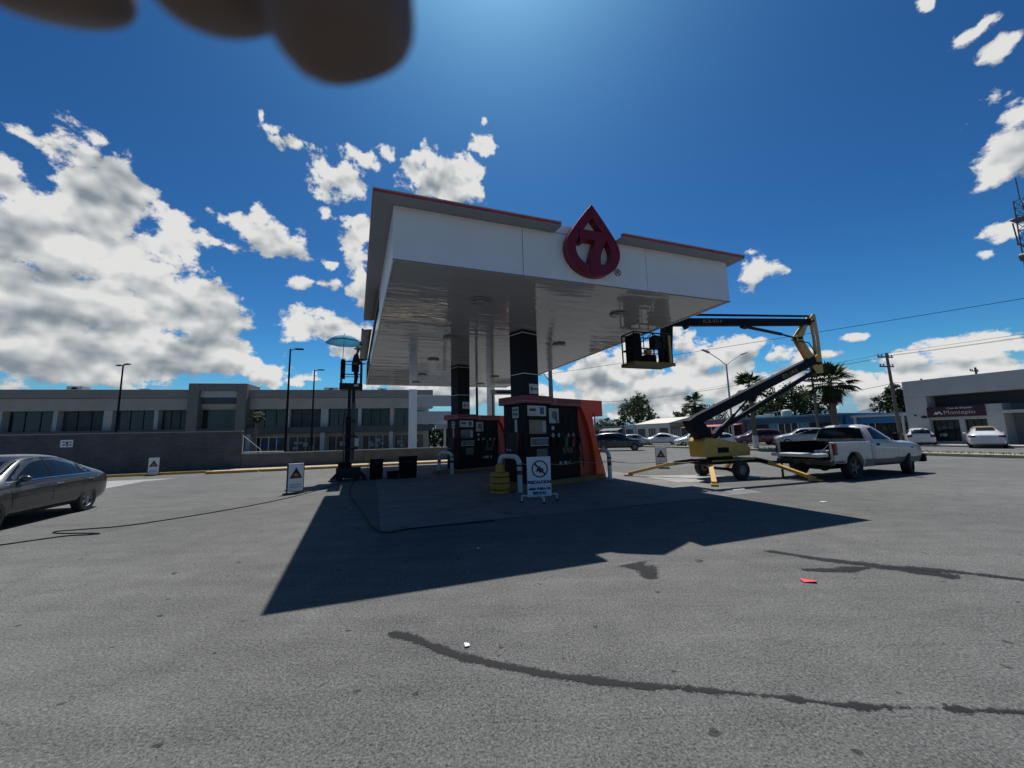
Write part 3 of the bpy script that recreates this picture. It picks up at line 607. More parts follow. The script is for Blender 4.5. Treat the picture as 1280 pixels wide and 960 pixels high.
# yellow drum
t = thing('plastic_drum', (-.42, 11.5, 0), 0, 'ribbed yellow plastic drum under the hoop bollard', 'drum')
MB().lathe([(.001, 0), (.27, 0), (.28, .05), (.26, .1), (.28, .14), (.28, .26), (.26, .29), (.28, .32), (.28, .44), (.26, .47), (.28, .5), (.275, .58), (.001, .585)], 28).build('drum', yellow_plastic, t, smooth=30)
MB().lathe([(.12, .587), (.12, .8), (.10, .82), (.001, .82)], 20).build('spout', yellow_plastic, t, smooth=30)
for z in (.1, .29, .47): MB().lathe([(.262, z - .018), (.272, z), (.262, z + .018)], 28).build('drum_band', dark_steel, t)
# precaution sign on a tube stand
t = thing('precaution_sign', (.62, 9.85, 0), rad(14), 'white portable sign reading PRECAUCION with a no-access symbol', 'sign')
bd2 = MB().box(-.31, .31, -.012, .012, .13, 1.1).build('board', white_paint, t, bevel=.004)
fr_ = lambda u, v, d: (u, -d, v)
cx, cz = .02, .80
circ = lambda r: [(cx + r * math.cos(i * math.tau / 32), cz + r * math.sin(i * math.tau / 32)) for i in range(32)]
maroon = mat('maroon_print', (.11, .012, .02), .5)
MB().ring(circ(.215), circ(.18), .0125, .016, fr_).build('prohibition_ring', maroon, bd2)
MB().prism([(cx - .15, cz + .12), (cx - .12, cz + .15), (cx + .15, cz - .12), (cx + .12, cz - .15)], .0185, .021, fr_).build('prohibition_bar', maroon, bd2)
icon = MB().prism([(cx - .1, cz - .08), (cx - .07, cz + .03), (cx - .03, cz - .0), (cx + .0, cz + .08), (cx + .04, cz + .0), (cx + .08, cz + .03), (cx + .1, cz - .06), (cx + .05, cz - .05), (cx + .02, cz - .12), (cx - .04, cz - .05)], .0125, .0155, fr_)
icon.build('pictogram', print_black, bd2)
for i, (s, z, sz) in enumerate((('PRECAUCION', .475, .098), ('AREA FUERA DE', .315, .078), ('SERVICIO', .215, .085))): text_mesh('lettering', s, sz, mat('navy_print', (.012, .025, .10), .5), bd2, (.0, -.014, z), (rad(90), 0, 0), .002, bold=.006)
MB().box(-.24, .24, -.0155, -.0125, .385, .39).build('rule_line', print_blue, bd2)
f = MB(); f.tube([(-.46, 0, .03), (-.46, 0, .17), (-.02, 0, .17), (.46, 0, .17), (.46, 0, .03)], .022, 8).tube([(0, -.34, .03), (0, -.34, .14), (0, .34, .14), (0, .34, .03)], .022, 8)
f.build('stand', dull_white, t, smooth=50)
for p in ((-.46, 0), (.46, 0), (0, -.34), (0, .34)): MB().cyl((*p, 0), (*p, .05), .03, n=10).build('rubber_foot', rubber, t)
# small warning boards
def warn(x, y, rz, h, label):
    t = thing('warning_board', (x, y, 0), rz, label, 'warning board', 'white warning boards with a triangle on the forecourt')
    w = h * .48
    b = MB().box(-w / 2, w / 2, -.05, -.03, .08, h).build('board', white_paint, t, bevel=.004); MB().box(-w / 2, w / 2, .03, .05, .08, h).build('board', dull_white, t, bevel=.004)
    MB().box(-w / 2 - .015, -w / 2 - .002, -.055, .055, .0, h).box(w / 2 + .002, w / 2 + .015, -.055, .055, .0, h).build('side_rail', dark_steel, t)
    f = lambda u, v, d: (u, -d, v)
    c = h * .68; s = w * .42
    MB().prism([(-s, c - s * .85), (s, c - s * .85), (0, c + s * .95)], .0505, .053, f).build('warning_triangle', print_black, b)
    MB().prism([(-s * .45, c - s * .55), (s * .45, c - s * .55), (s * .35, c - s * .25), (.0, c + s * .1), (-s * .35, c - s * .25)], .0535, .056, f).build('triangle_symbol', print_orange, b)
    for z in (.28, .2): MB().box(-w * .36, w * .36, -.0535, -.0505, h * z, h * z + h * .045).build('printed_line', light_grey, b)
    MB().beam((-w * .75, 0, .02), (w * .75, 0, .02), .12, .03).build('foot', dark_steel, t)
warn(-6.93, 12.45, rad(46), .93, 'white warning board with black triangle in front of the mast lift')
warn(-19.1, 20.75, rad(30), .92, 'white warning board with black triangle against the tall block wall')
warn(6.77, 18.0, rad(-18), .95, 'white warning board with black triangle beyond the boom lift outrigger')
# slack rope across the front dispenser to the boom lift
pts = []
anchors = [Vector((.17, 11.48, .83)), Vector((1.1, 12.2, .74)), Vector((2.2, 13.0, .74)), Vector((3.4, 13.95, .66)), Vector((5.0, 14.0, .58)), Vector((6.5, 13.55, .62))]
for i in range(len(anchors) - 1):
    for q in range(8):
        u = q / 8; p = anchors[i].lerp(anchors[i + 1], u); p.z -= .05 * math.sin(math.pi * u); pts.append(p)
pts.append(anchors[-1])
tag(MB().tube(pts, .012, 6).build('barrier_rope', mat('dusty_rope', (.26, .24, .2), .9), smooth=60), 'thin pale rope strung across the front dispenser at knee height', 'rope')
# bins and mop under the canopy's far side
def bin_(x, y, w, h, label):
    t = thing('waste_bin', (x, y, 0), G, label, 'bin')
    MB().prism([(-w * .46, 0), (w * .46, 0), (w * .5, h * .9), (-w * .5, h * .9)], -w * .45, w * .45, lambda u, v, d: (u, d, v)).build('bin_body', black_matte, t, bevel=.02)
    MB().box(-w * .53, w * .53, -w * .48, w * .48, h * .9, h).build('lid', black_paint, t, bevel=.02)
    MB().box(-w * .2, w * .2, -w * .485, -w * .47, h * .7, h * .82).build('flap', dark_steel, t)
bin_(-5.8, 16.5, .55, .82, 'narrow black square bin behind the mop, beside the mast lift')
bin_(-4.5, 16.6, .72, .9, 'wide black square bin with a step crate at its side')
t = thing('step_crate', (-5.05, 16.35, 0), G, 'low black plastic crate against the wide bin', 'crate')
MB().box(-.22, .22, -.2, .2, 0, .3).build('crate_body', black_matte, t, bevel=.015); MB().box(-.24, .24, -.22, .22, .26, .32).build('rim', black_paint, t, bevel=.01)
t = thing('mop', (-6.08, 16.2, 0), 0, 'mop standing upside down with yellowish head beside the narrow bin', 'mop')
MB().tube([(0, 0, 0), (.05, .05, .85)], .014, 8).build('handle', wood_pole, t)
m = MB(); rr = random.Random(3)
for i in range(26):
    a = rr.uniform(0, 6.28); m.tube([(.05, .05, .86), (.05 + .09 * math.cos(a), .05 + .09 * math.sin(a), 1.0 + rr.uniform(-.06, .1)), (.05 + .12 * math.cos(a), .05 + .12 * math.sin(a), .8 + rr.uniform(-.1, .1))], .012, 5)
m.build('mop_head', mat('mop_yellow', (.55, .42, .16), .9), t)

# ------------------------------------------------ people helper
def skin(name, pts, edges, m, parent, lvl=2, root=0):
    me = bpy.data.meshes.new(name); me.from_pydata([p[0] for p in pts], edges, [])
    o = bpy.data.objects.new(name, me); COL.objects.link(o)
    md = o.modifiers.new('s', 'SKIN'); me.skin_vertices.new() if not me.skin_vertices else None
    for i, p in enumerate(pts):
        r = p[1]; me.skin_vertices[0].data[i].radius = r if isinstance(r, tuple) else (r, r); me.skin_vertices[0].data[i].use_root = (i == root)
    md.use_smooth_shade = True
    s2 = o.modifiers.new('u', 'SUBSURF'); s2.levels = s2.render_levels = lvl
    dg = bpy.context.evaluated_depsgraph_get(); dg.update()
    me2 = bpy.data.meshes.new_from_object(o.evaluated_get(dg)); o.modifiers.clear(); o.data = me2; me2.materials.clear(); me2.materials.append(m)
    me2.polygons.foreach_set('use_smooth', [True] * len(me2.polygons)); o.parent = parent; return o
skin_m = mat('skin', (.30, .17, .11), .55, var=.12, scale=9)

# ------------------------------------------------ mast lift with worker
ML = (-6.85, 16.25)
t = thing('mast_lift', (*ML, 0), G, 'black vertical mast lift with small work platform at the canopy edge', 'mast lift')
MB().box(-.46, .46, -.38, .38, .1, .52).build('chassis', dark_steel, t, bevel=.03)
MB().box(-.4, .1, -.3, .3, .521, .72).build('battery_box', black_matte, t, bevel=.03)
for sx in (-.33, .33):
    for sy in (-.42, .42): MB().cyl((sx, sy - .05, .12), (sx, sy + .05, .12), .12, n=18).build('wheel', rubber, t, bevel=.015)
for sx in (-1, 1):
    for sy in (-1, 1):
        MB().beam((sx * .4, sy * .3, .3), (sx * .62, sy * .55, .08), .07, .07).cyl((sx * .62, sy * .55, .0), (sx * .62, sy * .55, .06), .09).build('stabiliser', dark_steel, t)
mm = MB().box(-.16, .02, -.09, .09, .53, 2.6).build('mast_section', navy_paint, t, bevel=.01)
MB().box(.03, .19, -.08, .08, .8, 3.2).build('mast_section', mat('mast_grey', (.06, .062, .066), .5), t, bevel=.01)
MB().box(-.12, .0, -.07, .07, 2.61, 3.72).build('mast_section', dark_steel, t, bevel=.01)
MB().box(.04, .17, -.12, .0, 3.2, 3.72).build('carriage', dark_steel, t, bevel=.01)
MB().tube([(-.2, -.08, 2.9), (-.27, -.1, 2.2), (-.24, -.1, 1.4), (-.2, -.05, .7)], .02, 8).build('cable', rubber, t, smooth=50)
MB().box(.2, .36, -.14, .0, 1.35, 1.7).build('control_box', dull_white, t, bevel=.01)
for z in (1.2, 1.75, 2.35): MB().box(-.2, .22, -.11, .11, z, z + .08).build('mast_bracket', dark_steel, t)
pf = MB().box(-.42, .42, -.33, .33, 3.72, 3.8); pf.box(-.42, .42, -.345, -.325, 3.8, 3.98).box(-.42, .42, .325, .345, 3.8, 3.98).box(-.44, -.42, -.345, .345, 3.72, 3.98).box(.42, .44, -.345, .345, 3.72, 3.98)
pf.build('platform', dark_steel, t)
rl = MB()
for sx in (-.4, .4):
    for sy in (-.33, .33): rl.tube([(sx, sy, 3.8), (sx, sy, 4.9)], .022, 8)
for z in (4.35, 4.9):
    rl.tube([(-.4, -.33, z), (.4, -.33, z), (.4, .33, z), (-.4, .33, z), (-.4, -.33, z)], .022, 8)
rl.build('guard_rail', dark_steel, t, smooth=50)
MB().box(-.41, -.26, -.3, .1, 4.2, 5.0).build('panel_box', black_matte, t, bevel=.02)
MB().box(.34, .4, -.3, .3, 3.9, 4.9).build('side_screen', black_matte, t)
MB().box(.12, .3, -.352, -.348, 3.84, 3.93).build('platform_label', dull_white, t)
# umbrella clamped to the rail
uo = gl(ML, -.36, -.25, 4.9)
t = thing('umbrella', uo, G, 'pale blue umbrella shading the worker on the mast lift', 'umbrella')
MB().tube([(0, 0, 0), (.05, 0, 1.2)], .014, 8).build('pole', chrome, t)
u = MB(); n = 8; rings = [(0.02, 1.14), (.28, 1.08), (.52, .98), (.76, .80)]; vs = []
for r, z in rings:
    for k2 in range(n * 2):
        a = k2 * math.tau / (n * 2); sag = 0 if k2 % 2 == 0 else -.02 - .03 * r; rr_ = r * (1 if k2 % 2 == 0 else .955); vs.append((.05 + rr_ * math.cos(a), rr_ * math.sin(a), z + sag * .5))
fs = [(i * 16 + k2, i * 16 + (k2 + 1) % 16, (i + 1) * 16 + (k2 + 1) % 16, (i + 1) * 16 + k2) for i in range(3) for k2 in range(16)] + [tuple(range(16))]
u.add(vs, fs)
um = bpy.data.materials.new('blue_nylon'); um.use_nodes = True; q = um.node_tree; q.nodes.remove(q.nodes['Principled BSDF'])
df = N(q, 'ShaderNodeBsdfDiffuse', i_Color=(.22, .52, .68, 1)); tr = N(q, 'ShaderNodeBsdfTranslucent', i_Color=(.25, .58, .75, 1)); mx = N(q, 'ShaderNodeMixShader', i_0=.45)
L(q, df.outputs[0], mx.inputs[1]); L(q, tr.outputs[0], mx.inputs[2]); L(q, mx.outputs[0], q.nodes['Material Output'].inputs[0])
uo_ = u.build('canopy_cloth', um, t, smooth=25); sol = uo_.modifiers.new('s', 'SOLIDIFY'); sol.thickness = .004
rb = MB()
for k2 in range(8): a = k2 * math.tau / 8; rb.tube([(.05, 0, 1.08), (.05 + .74 * math.cos(a), .74 * math.sin(a), .79)], .005, 5)
rb.build('ribs', chrome, t); MB().cyl((.05, 0, 1.13), (.053, 0, 1.22), .01).build('tip', black_paint, t)
# worker
t = thing('person', gl(ML, .14, -.02, 3.8), G, 'worker in dark clothes and pale hat standing on the mast lift platform, arms reaching forward', 'person')
P = [((0, 0, .96), (.13, .16)), ((.01, 0, 1.14), (.115, .15)), ((.02, 0, 1.34), (.125, .18)), ((.04, 0, 1.47), .07), ((.06, 0, 1.53), .05), ((.08, 0, 1.60), (.075, .065)), ((.09, 0, 1.68), (.095, .078)), ((.085, 0, 1.745), (.07, .06))]
E_ = [(0, 1), (1, 2), (2, 3), (3, 4), (4, 5), (5, 6), (6, 7)]
for s in (-1, 1):
    i = len(P); P += [((.0, s * .09, .90), .1), ((.05, s * .11, .5), .062), ((.0, s * .115, .10), .043), ((.06, s * .12, .05), .045), ((.17, s * .13, .035), .035)]
    E_ += [(0, i), (i, i + 1), (i + 1, i + 2), (i + 2, i + 3), (i + 3, i + 4)]
    i = len(P); hx = .42 if s < 0 else .36; hz = 1.26 if s < 0 else 1.12
    P += [((.02, s * .19, 1.41), .062), ((.13, s * .24, 1.18), .044), ((hx - .06, s * .18, hz - .02), .03), ((hx, s * .17, hz), (.028, .02))]
    E_ += [(2, i), (i, i + 1), (i + 1, i + 2), (i + 2, i + 3)]
    for f_ in range(4):
        j = len(P); yy = s * (.145 + .018 * f_); ln = (.055, .065, .06, .045)[f_]
        P += [((hx + .03, yy, hz + .006), .0085), ((hx + .03 + ln * .6, yy, hz - .004), .0078), ((hx + .03 + ln, yy, hz - .025), .006)]
        E_ += [(i + 3, j), (j, j + 1), (j + 1, j + 2)]
    j = len(P); P += [((hx - .01, s * .145, hz + .01), .01), ((hx + .025, s * .13, hz + .02), .008)]; E_ += [(i + 3, j), (j, j + 1)]
bodyo = skin('body', P, E_, skin_m, t)
fb = bmesh.new(); fb.from_mesh(bodyo.data)
def fball(c, r, s_): 
    mtx = Matrix.Translation(c) @ Matrix.Diagonal((*[r * k for k in s_], 1)); bmesh.ops.create_uvsphere(fb, u_segments=10, v_segments=8, radius=1, matrix=mtx)
fball((.185, 0, 1.655), .02, (1.1, .7, 1.2)); fball((.165, .032, 1.685), .011, (1, 1, .8)); fball((.165, -.032, 1.685), .011, (1, 1, .8)); fball((.165, 0, 1.61), .02, (.6, 1.3, .35)); fball((.075, .082, 1.665), .028, (.7, .3, 1.1)); fball((.075, -.082, 1.665), .028, (.7, .3, 1.1))
fb.to_mesh(bodyo.data); fb.free()
navy_cloth = mat('navy_cloth', (.012, .016, .03), .9, var=.3, scale=5)
jk = [((0, 0, .93), (.15, .18)), ((.01, 0, 1.14), (.135, .17)), ((.02, 0, 1.34), (.145, .2)), ((.035, 0, 1.46), .085)]; je = [(0, 1), (1, 2), (2, 3)]
for s in (-1, 1):
    i = len(jk); hx = .42 if s < 0 else .36; hz = 1.26 if s < 0 else 1.12
    jk += [((.02, s * .19, 1.41), .078), ((.13, s * .24, 1.18), .058), ((hx - .08, s * .185, hz - .03), .044)]; je += [(2, i), (i, i + 1), (i + 1, i + 2)]
skin('jacket', jk, je, navy_cloth, t)
tk = [((0, 0, .95), (.145, .175))]; te = []
for s in (-1, 1):
    i = len(tk); tk += [((.0, s * .09, .88), .115), ((.05, s * .11, .5), .08), ((.0, s * .115, .12), .062)]; te += [(0, i), (i, i + 1), (i + 1, i + 2)]
skin('trousers', tk, te, mat('black_denim', (.012, .013, .018), .9), t)
for s in (-1, 1): MB().ball((.06, s * .125, .045), .075, 8, (2.0, .75, .62)).build('boot', black_matte, t, smooth=60)
MB().lathe([(.17, .0), (.175, .012), (.115, .03), (.11, .07), (.07, .11), (.001, .12)], 20, (.085, 0, 1.715)).build('hat', mat('straw', (.6, .5, .36), .8), t, smooth=30)

# ------------------------------------------------ trailer boom lift
BL = (7.3, 13.9)
t = thing('boom_lift', (*BL, 0), G, 'yellow and navy trailer boom lift raising a caged platform to the canopy', 'boom lift')
XZ = lambda y: (lambda u, v, d: (u, d, v))
fx = lambda u, v, d: (u, d, v)
MB().box(-.95, 1.3, -.42, .42, .5, .66).build('chassis', black_paint, t, bevel=.02)
MB().box(-.9, 1.25, -.44, -.425, .6, .645).build('chassis_stripe', yellow_paint, t)
MB().cyl((0, -.7, .31), (0, .7, .31), .05).build('axle', dark_steel, t)
for s in (-1, 1):
    w = MB().lathe([(.17, -.1), (.29, -.1), (.32, -.07), (.32, .07), (.29, .1), (.17, .1), (.17, -.1)], 28)
    w.v = [(x, z, y) for x, y, z in w.v]; wo_ = w.build('wheel', rubber, t, smooth=30); wo_.location = (0, s * .8, .32)
    r_ = MB().lathe([(.001, .06), (.06, .07), (.08, .04), (.14, .03), (.17, .07), (.17, -.07), (.001, -.07)], 20); r_.v = [(x, z * (-1 if s < 0 else 1), y) for x, y, z in r_.v]; r_.build('rim', mat('rim_grey', (.16, .16, .16), .5), wo_, smooth=30)
MB().cyl((0, 0, .661), (0, 0, .74), .42, n=24).build('turntable', black_paint, t)
MB().prism([(-1.0, .742), (1.08, .742), (1.12, 1.0), (.98, 1.14), (-.45, 1.38), (-.9, 1.42), (-1.03, 1.3)], -.36, .36, fx).build('turret_hood', yellow_paint, t, bevel=.05, bseg=3)
MB().box(-.45, .05, -.372, -.358, .88, 1.06).build('hood_vent', black_matte, t)
MB().prism([(-.9, 1.3), (-.35, 1.42), (-.55, 1.75), (-1.0, 2.2), (-1.4, 2.0), (-1.3, 1.75)], -.17, .17, fx).build('riser', navy_paint, t, bevel=.03)
lb = MB().beam((-1.15, 0, 1.95), (5.62, 0, 4.45), .26, .33).build('lower_boom', navy_paint, t, bevel=.015)
sl_ = math.atan2(2.5, 6.77)
for s, a in ((-1, 0), (1, math.pi)):
    text_mesh('lettering', 'BIL-JAX', .24, mat('gold_print', (.35, .22, .06), .5), lb, (3.95, s * .1315, 3.82), (rad(90), -sl_ if s < 0 else sl_, a), .002, space=1.25)
MB().beam((-.2, 0, 1.45), (.2, 0, 1.72), .22, .2).beam((.1, 0, 1.68), (5.78, 0, 4.05), .12, .15).build('levelling_link', navy_paint, t, bevel=.01)
MB().cyl((-.15, 0, 1.5), (.9, 0, 2.2), .06).cyl((.9, 0, 2.2), (2.0, 0, 3.02), .035).build('lift_cylinder', dark_steel, t, smooth=40)
o8 = [(5.84, 6.45), (6.0, 6.43), (6.05, 5.4), (6.03, 3.92), (5.6, 3.9), (5.1, 4.6), (4.66, 5.24), (4.66, 5.40), (5.25, 5.95)]
i8 = [(5.70, 6.1), (5.82, 5.98), (5.88, 5.4), (5.83, 4.72), (5.66, 4.6), (5.42, 4.78), (5.06, 5.24), (5.06, 5.38), (5.42, 5.9)]
for y in (-.09, .06): MB().ring(o8, i8, y, y + .03, fx).build('knuckle_plate', yellow_paint, t, bevel=.006)
MB().cyl((5.65, -.2, 6.1), (5.65, .2, 6.1), .06).cyl((5.75, -.2, 4.3), (5.75, .2, 4.3), .06).cyl((4.8, -.2, 5.32), (4.8, .2, 5.32), .05).build('knuckle_pin', dark_steel, t)
ub = MB().beam((5.65, 0, 6.08), (-1.75, 0, 5.50), .22, .27).build('upper_boom', navy_paint, t, bevel=.012)
a2 = math.atan2(.58, 7.4)
for s, a in ((-1, 0), (1, math.pi)): text_mesh('lettering', 'ALB-4314', .2, mat('gold_print', (.35, .22, .06), .5), ub, (0.15, s * .1115, 5.655), (rad(90), -a2 if s < 0 else a2, a), .002, space=1.2)
MB().beam((5.75, 0, 6.36), (-1.2, 0, 5.83), .07, .07).build('parallel_rod', navy_paint, t)
MB().cyl((1.75, 0, 5.62), (1.95, 0, 5.6), .09).cyl((1.9, 0, 5.62), (3.9, 0, 5.45), .06).cyl((3.9, 0, 5.45), (4.78, 0, 5.33), .035).build('upper_cylinder', dark_steel, t, smooth=40)
MB().beam((-1.1, 0, 5.34), (-.95, 0, 5.42), .1, .14).build('sensor', dark_steel, t)
MB().tube([(4.4, -.12, 5.3), (4.55, -.14, 5.12), (4.8, -.14, 5.18), (5.3, -.12, 5.15), (5.7, -.1, 4.7)], .022, 8).build('hydraulic_hose', rubber, t, smooth=60)
# platform cage
MB().prism([(-2.25, 3.95), (-1.92, 4.0), (-1.72, 5.68), (-1.98, 5.62)], -.18, .18, fx).build('cage_mount', navy_paint, t, bevel=.02)
MB().box(-3.62, -1.95, -.32, .32, 3.86, 3.92).build('cage_floor', dark_steel, t)
tb = MB()
tb.box(-3.64, -1.95, -.34, -.325, 3.84, 3.96).box(-3.64, -1.95, .325, .34, 3.84, 3.96).box(-3.655, -3.64, -.34, .34, 3.84, 3.96)
tb.build('toe_board', mat('grimy_yellow', (.22, .14, .03), .6, dirt=.6, dcol=(.06, .05, .03)), t)
rl = MB()
for x in (-3.58, -2.8, -2.05):
    for y in (-.32, .32): rl.tube([(x, y, 3.92), (x, y, 4.95)], .024, 8)
for z in (4.4, 4.95): rl.tube([(-3.58, -.32, z), (-2.05, -.32, z), (-2.05, .32, z), (-3.58, .32, z), (-3.58, -.32, z)], .024, 8)
for x in (-3.2, -2.42):
    for y in (-.32, .32): rl.tube([(x, y, 3.92), (x, y, 4.95)], .016, 6)
rl.tube([(-3.58, -.32, 4.4), (-2.8, -.32, 4.95)], .014, 6).tube([(-2.8, -.32, 4.95), (-2.05, -.32, 4.4)], .014, 6)
rl.build('cage_rail', black_paint, t, smooth=50)
MB().box(-3.5, -3.26, -.28, .28, 3.98, 4.93).build('tool_panel', black_matte, t, bevel=.04)
MB().box(-2.72, -2.25, -.30, .0, 4.45, 4.9).build('control_box', dark_steel, t, bevel=.03)
MB().box(-2.18, -2.1, -.36, -.31, 3.95, 4.9).build('cage_post', yellow_paint, t)
MB().ball((-2.95, -.2, 4.32), .13, 10, (1, 1, .8)).build('hard_hat', print_orange, t, smooth=60)
MB().box(-3.05, -2.62, -.25, .2, 3.93, 4.24).build('tool_bag', black_matte, t, bevel=.06)
# outriggers
def outr(p, foot, label):
    p = Vector(p); q = Vector((*foot, .05)); mid = p.lerp(q, .28) + Vector((0, 0, .06))
    o = MB().beam(p, mid, .13, .12).build('outrigger', black_paint, t, bevel=.01)
    MB().beam(mid, q + Vector((0, 0, .04)), .15, .1).build('outrigger_arm', yellow_paint, o, bevel=.012)
    MB().beam(p + Vector((0, 0, -.06)), mid.lerp(q, .35), .05, .05).build('outrigger_ram', mat('worn_orange', (.42, .22, .05), .5, dirt=.5), o)
    dirv = (q - mid); dirv.z = 0; dirv.normalize()
    MB().beam(q - dirv * .16, q + dirv * .16, .2, .05).build('foot_pad', yellow_paint, o, bevel=.01)
outr((-.85, -.35, .62), (-1.95, -1.5), 0); outr((-.85, .35, .62), (-2.35, 2.1), 0); outr((1.2, -.35, .62), (1.35, -2.25), 0); outr((1.2, .35, .62), (2.4, 1.9), 0)
MB().beam((1.28, -.2, .52), (1.95, -1.25, .5), .08, .08).build('tow_bar', black_paint, t)
MB().cyl((1.75, -.95, .0), (1.75, -.95, .62), .035).build('jockey_leg', dark_steel, t)
# ------------------------------------------------ vehicles
tyre_m = rubber
alloy = mat('alloy_wheel', (.22, .22, .23), .5, metal=.4)
black_rim = mat('dark_wheel', (.05, .05, .05), .5)
lamp_red = mat('tail_lamp_red', (.16, .008, .01), .15, var=.1)
lamp_clear = mat('head_lamp', (.5, .52, .54), .1, var=.1)
under = mat('underbody', (.012, .012, .012), .9)
def paint(name, col, dirt=.0, rough=.28): return mat(name, col, rough, var=.06, scale=1.5, coat=.7, dirt=dirt, dcol=(.16, .14, .12))
WHEELS = {}
def wheel(par, x, y, r, w, rim_m, steer=0.):
    s = 1 if y > 0 else -1
    key = (r, w, rim_m.name)
    if key not in WHEELS:
        m = MB().lathe([(r * .66, -w / 2), (r * .93, -w / 2), (r, -w * .34), (r, w * .34), (r * .93, w / 2), (r * .66, w / 2), (r * .62, w * .3), (r * .62, -w * .3), (r * .66, -w / 2)], 32); m.v = [(a, -c, b) for a, b, c in m.v]
        ty = m.build('tyre', tyre_m, smooth=30)
        q = MB().lathe([(r * .66, -w * .42), (r * .66, w * .42), (r * .62, w * .44), (r * .58, w * .25), (r * .56, w * .1), (.001, w * .1)], 28)
        for k in range(5):
            a = k * math.tau / 5; c, s_ = math.cos(a), math.sin(a); pz = [(.06 * r, -.17 * r), (.62 * r, -.12 * r), (.62 * r, .12 * r), (.06 * r, .17 * r)]
            q.prism([(u * c - v * s_, u * s_ + v * c) for u, v in pz], w * .2, w * .36, lambda u, v, d: (u, v, d))
        q.lathe([(.16 * r, w * .3), (.14 * r, w * .42), (.001, w * .42)], 16)
        q.v = [(a, -c, b) for a, b, c in q.v]
        ri = q.build('rim', rim_m, smooth=30)
        WHEELS[key] = (ty.data, ri.data); bpy.data.objects.remove(ty); bpy.data.objects.remove(ri)
    e = bpy.data.objects.new('wheel', WHEELS[key][0]); COL.objects.link(e); e.parent = par; e.location = (x, y, r)
    e.rotation_euler = (0, 0, (math.pi if s > 0 else 0) + steer)
    ri = bpy.data.objects.new('rim', WHEELS[key][1]); COL.objects.link(ri); ri.parent = e
    return e
def loft(st, open_=False):
    """st: (x, zb, zs, zt, wh, wr). Returns an MB cage of the body."""
    b = MB(); n = None
    for x, zb, zs, zt, wh, wr in st:
        h = [(wh * .80, zb), (wh * .95, zb + .07), (wh, zb + (zs - zb) * .42), (wh * .985, zs - .10), (wh * .95, zs), (wr + .02, zt - min(.10, (zt - zs) * .45 + .02)), (wr * .78, zt - .012)]
        ring = [(x, y, z) for y, z in h] + [(x, 0, zt)] + [(x, -y, z) for y, z in reversed(h)] + [(x, 0, zb)]
        n = len(ring); b.v += ring
    m = len(st)
    for i in range(m - 1):
        for k in range(n): b.f.append((i * n + k, i * n + (k + 1) % n, (i + 1) * n + (k + 1) % n, (i + 1) * n + k))
    b.f += [tuple(range(n)), tuple(range((m - 1) * n, m * n))]; b.m = [0] * len(b.f); return b
def finish_body(b, name, mats, par, arches, ra, ywid, lvl=2, low=None, cuts=()):
    o = b.build(name, mats, par); s = o.modifiers.new('s', 'SUBSURF'); s.levels = s.render_levels = lvl
    c = MB()
    for ax in arches:
        for y0, y1 in ((ywid - .34, ywid + .3), (-ywid - .3, -ywid + .34)): c.cyl((ax, y0, ra[1]), (ax, y1, ra[1]), ra[0], n=36)
    for bx in cuts: c.box(*bx)
    co = c.build('cutter', under); md = o.modifiers.new('b', 'BOOLEAN'); md.object = co; md.operation = 'DIFFERENCE'; md.solver = 'EXACT'
    dg = bpy.context.evaluated_depsgraph_get(); dg.update()
    me = bpy.data.meshes.new_from_object(o.evaluated_get(dg)); o.modifiers.clear(); o.data = me
    bpy.data.objects.remove(co)
    me.materials.clear()
    for x in mats: me.materials.append(x)
    for p in me.polygons:
        q = p.center; idx = 0
        for ax in arches:
            if (q.x - ax) ** 2 + (q.z - ra[1]) ** 2 < (ra[0] * 1.004) ** 2 and abs(q.y) < ywid + .02 and (abs(p.normal.y) < .5 or abs(q.y) < ywid - .3): idx = len(mats) - 1
        if q.z < low[0] - .0 and low and idx == 0: idx = low[1]
        for bx in cuts:
            if bx[0] - .01 < q.x < bx[1] + .01 and bx[2] - .01 < q.y < bx[3] + .01 and bx[4] - .01 < q.z < bx[5] + .01: idx = len(mats) - 1
        p.material_index = idx; p.use_smooth = True
    me.set_sharp_from_angle(angle=rad(32)); return o
class Drape:
    def __init__(s, o):
        me = o.data; s.bv = BVHTree.FromPolygons([v.co[:] for v in me.vertices], [p.vertices[:] for p in me.polygons])
    def put(s, name, poly, side, m, par, off=.005, cuts=3):
        bm = bmesh.new(); bm.faces.new([bm.verts.new((u, v, 0)) for u, v in poly])
        bmesh.ops.triangulate(bm, faces=bm.faces[:]); bmesh.ops.subdivide_edges(bm, edges=bm.edges[:], cuts=cuts, use_grid_fill=True)
        for v in bm.verts:
            u, w = v.co.x, v.co.y
            if side in 'LR': sg = 1 if side == 'L' else -1; org = Vector((u, 3 * sg, w)); d = Vector((0, -sg, 0))
            elif side == 'F': org = Vector((8, u, w)); d = Vector((-1, 0, 0))
            elif side == 'B': org = Vector((-6, u, w)); d = Vector((1, 0, 0))
            else: org = Vector((u, w, 5)); d = Vector((0, 0, -1))
            h = s.bv.ray_cast(org, d)
            if h[0] is None: h = s.bv.find_nearest(org + d * (3 - 1.0 if side in 'LR' else 6))
            v.co = h[0] - d * off
        bmesh.ops.recalc_face_normals(bm, faces=bm.faces[:])
        me = bpy.data.meshes.new(name); bm.to_mesh(me); bm.free(); me.materials.append(m); me.polygons.foreach_set('use_smooth', [True] * len(me.polygons))
        o = bpy.data.objects.new(name, me); COL.objects.link(o); o.parent = par; return o
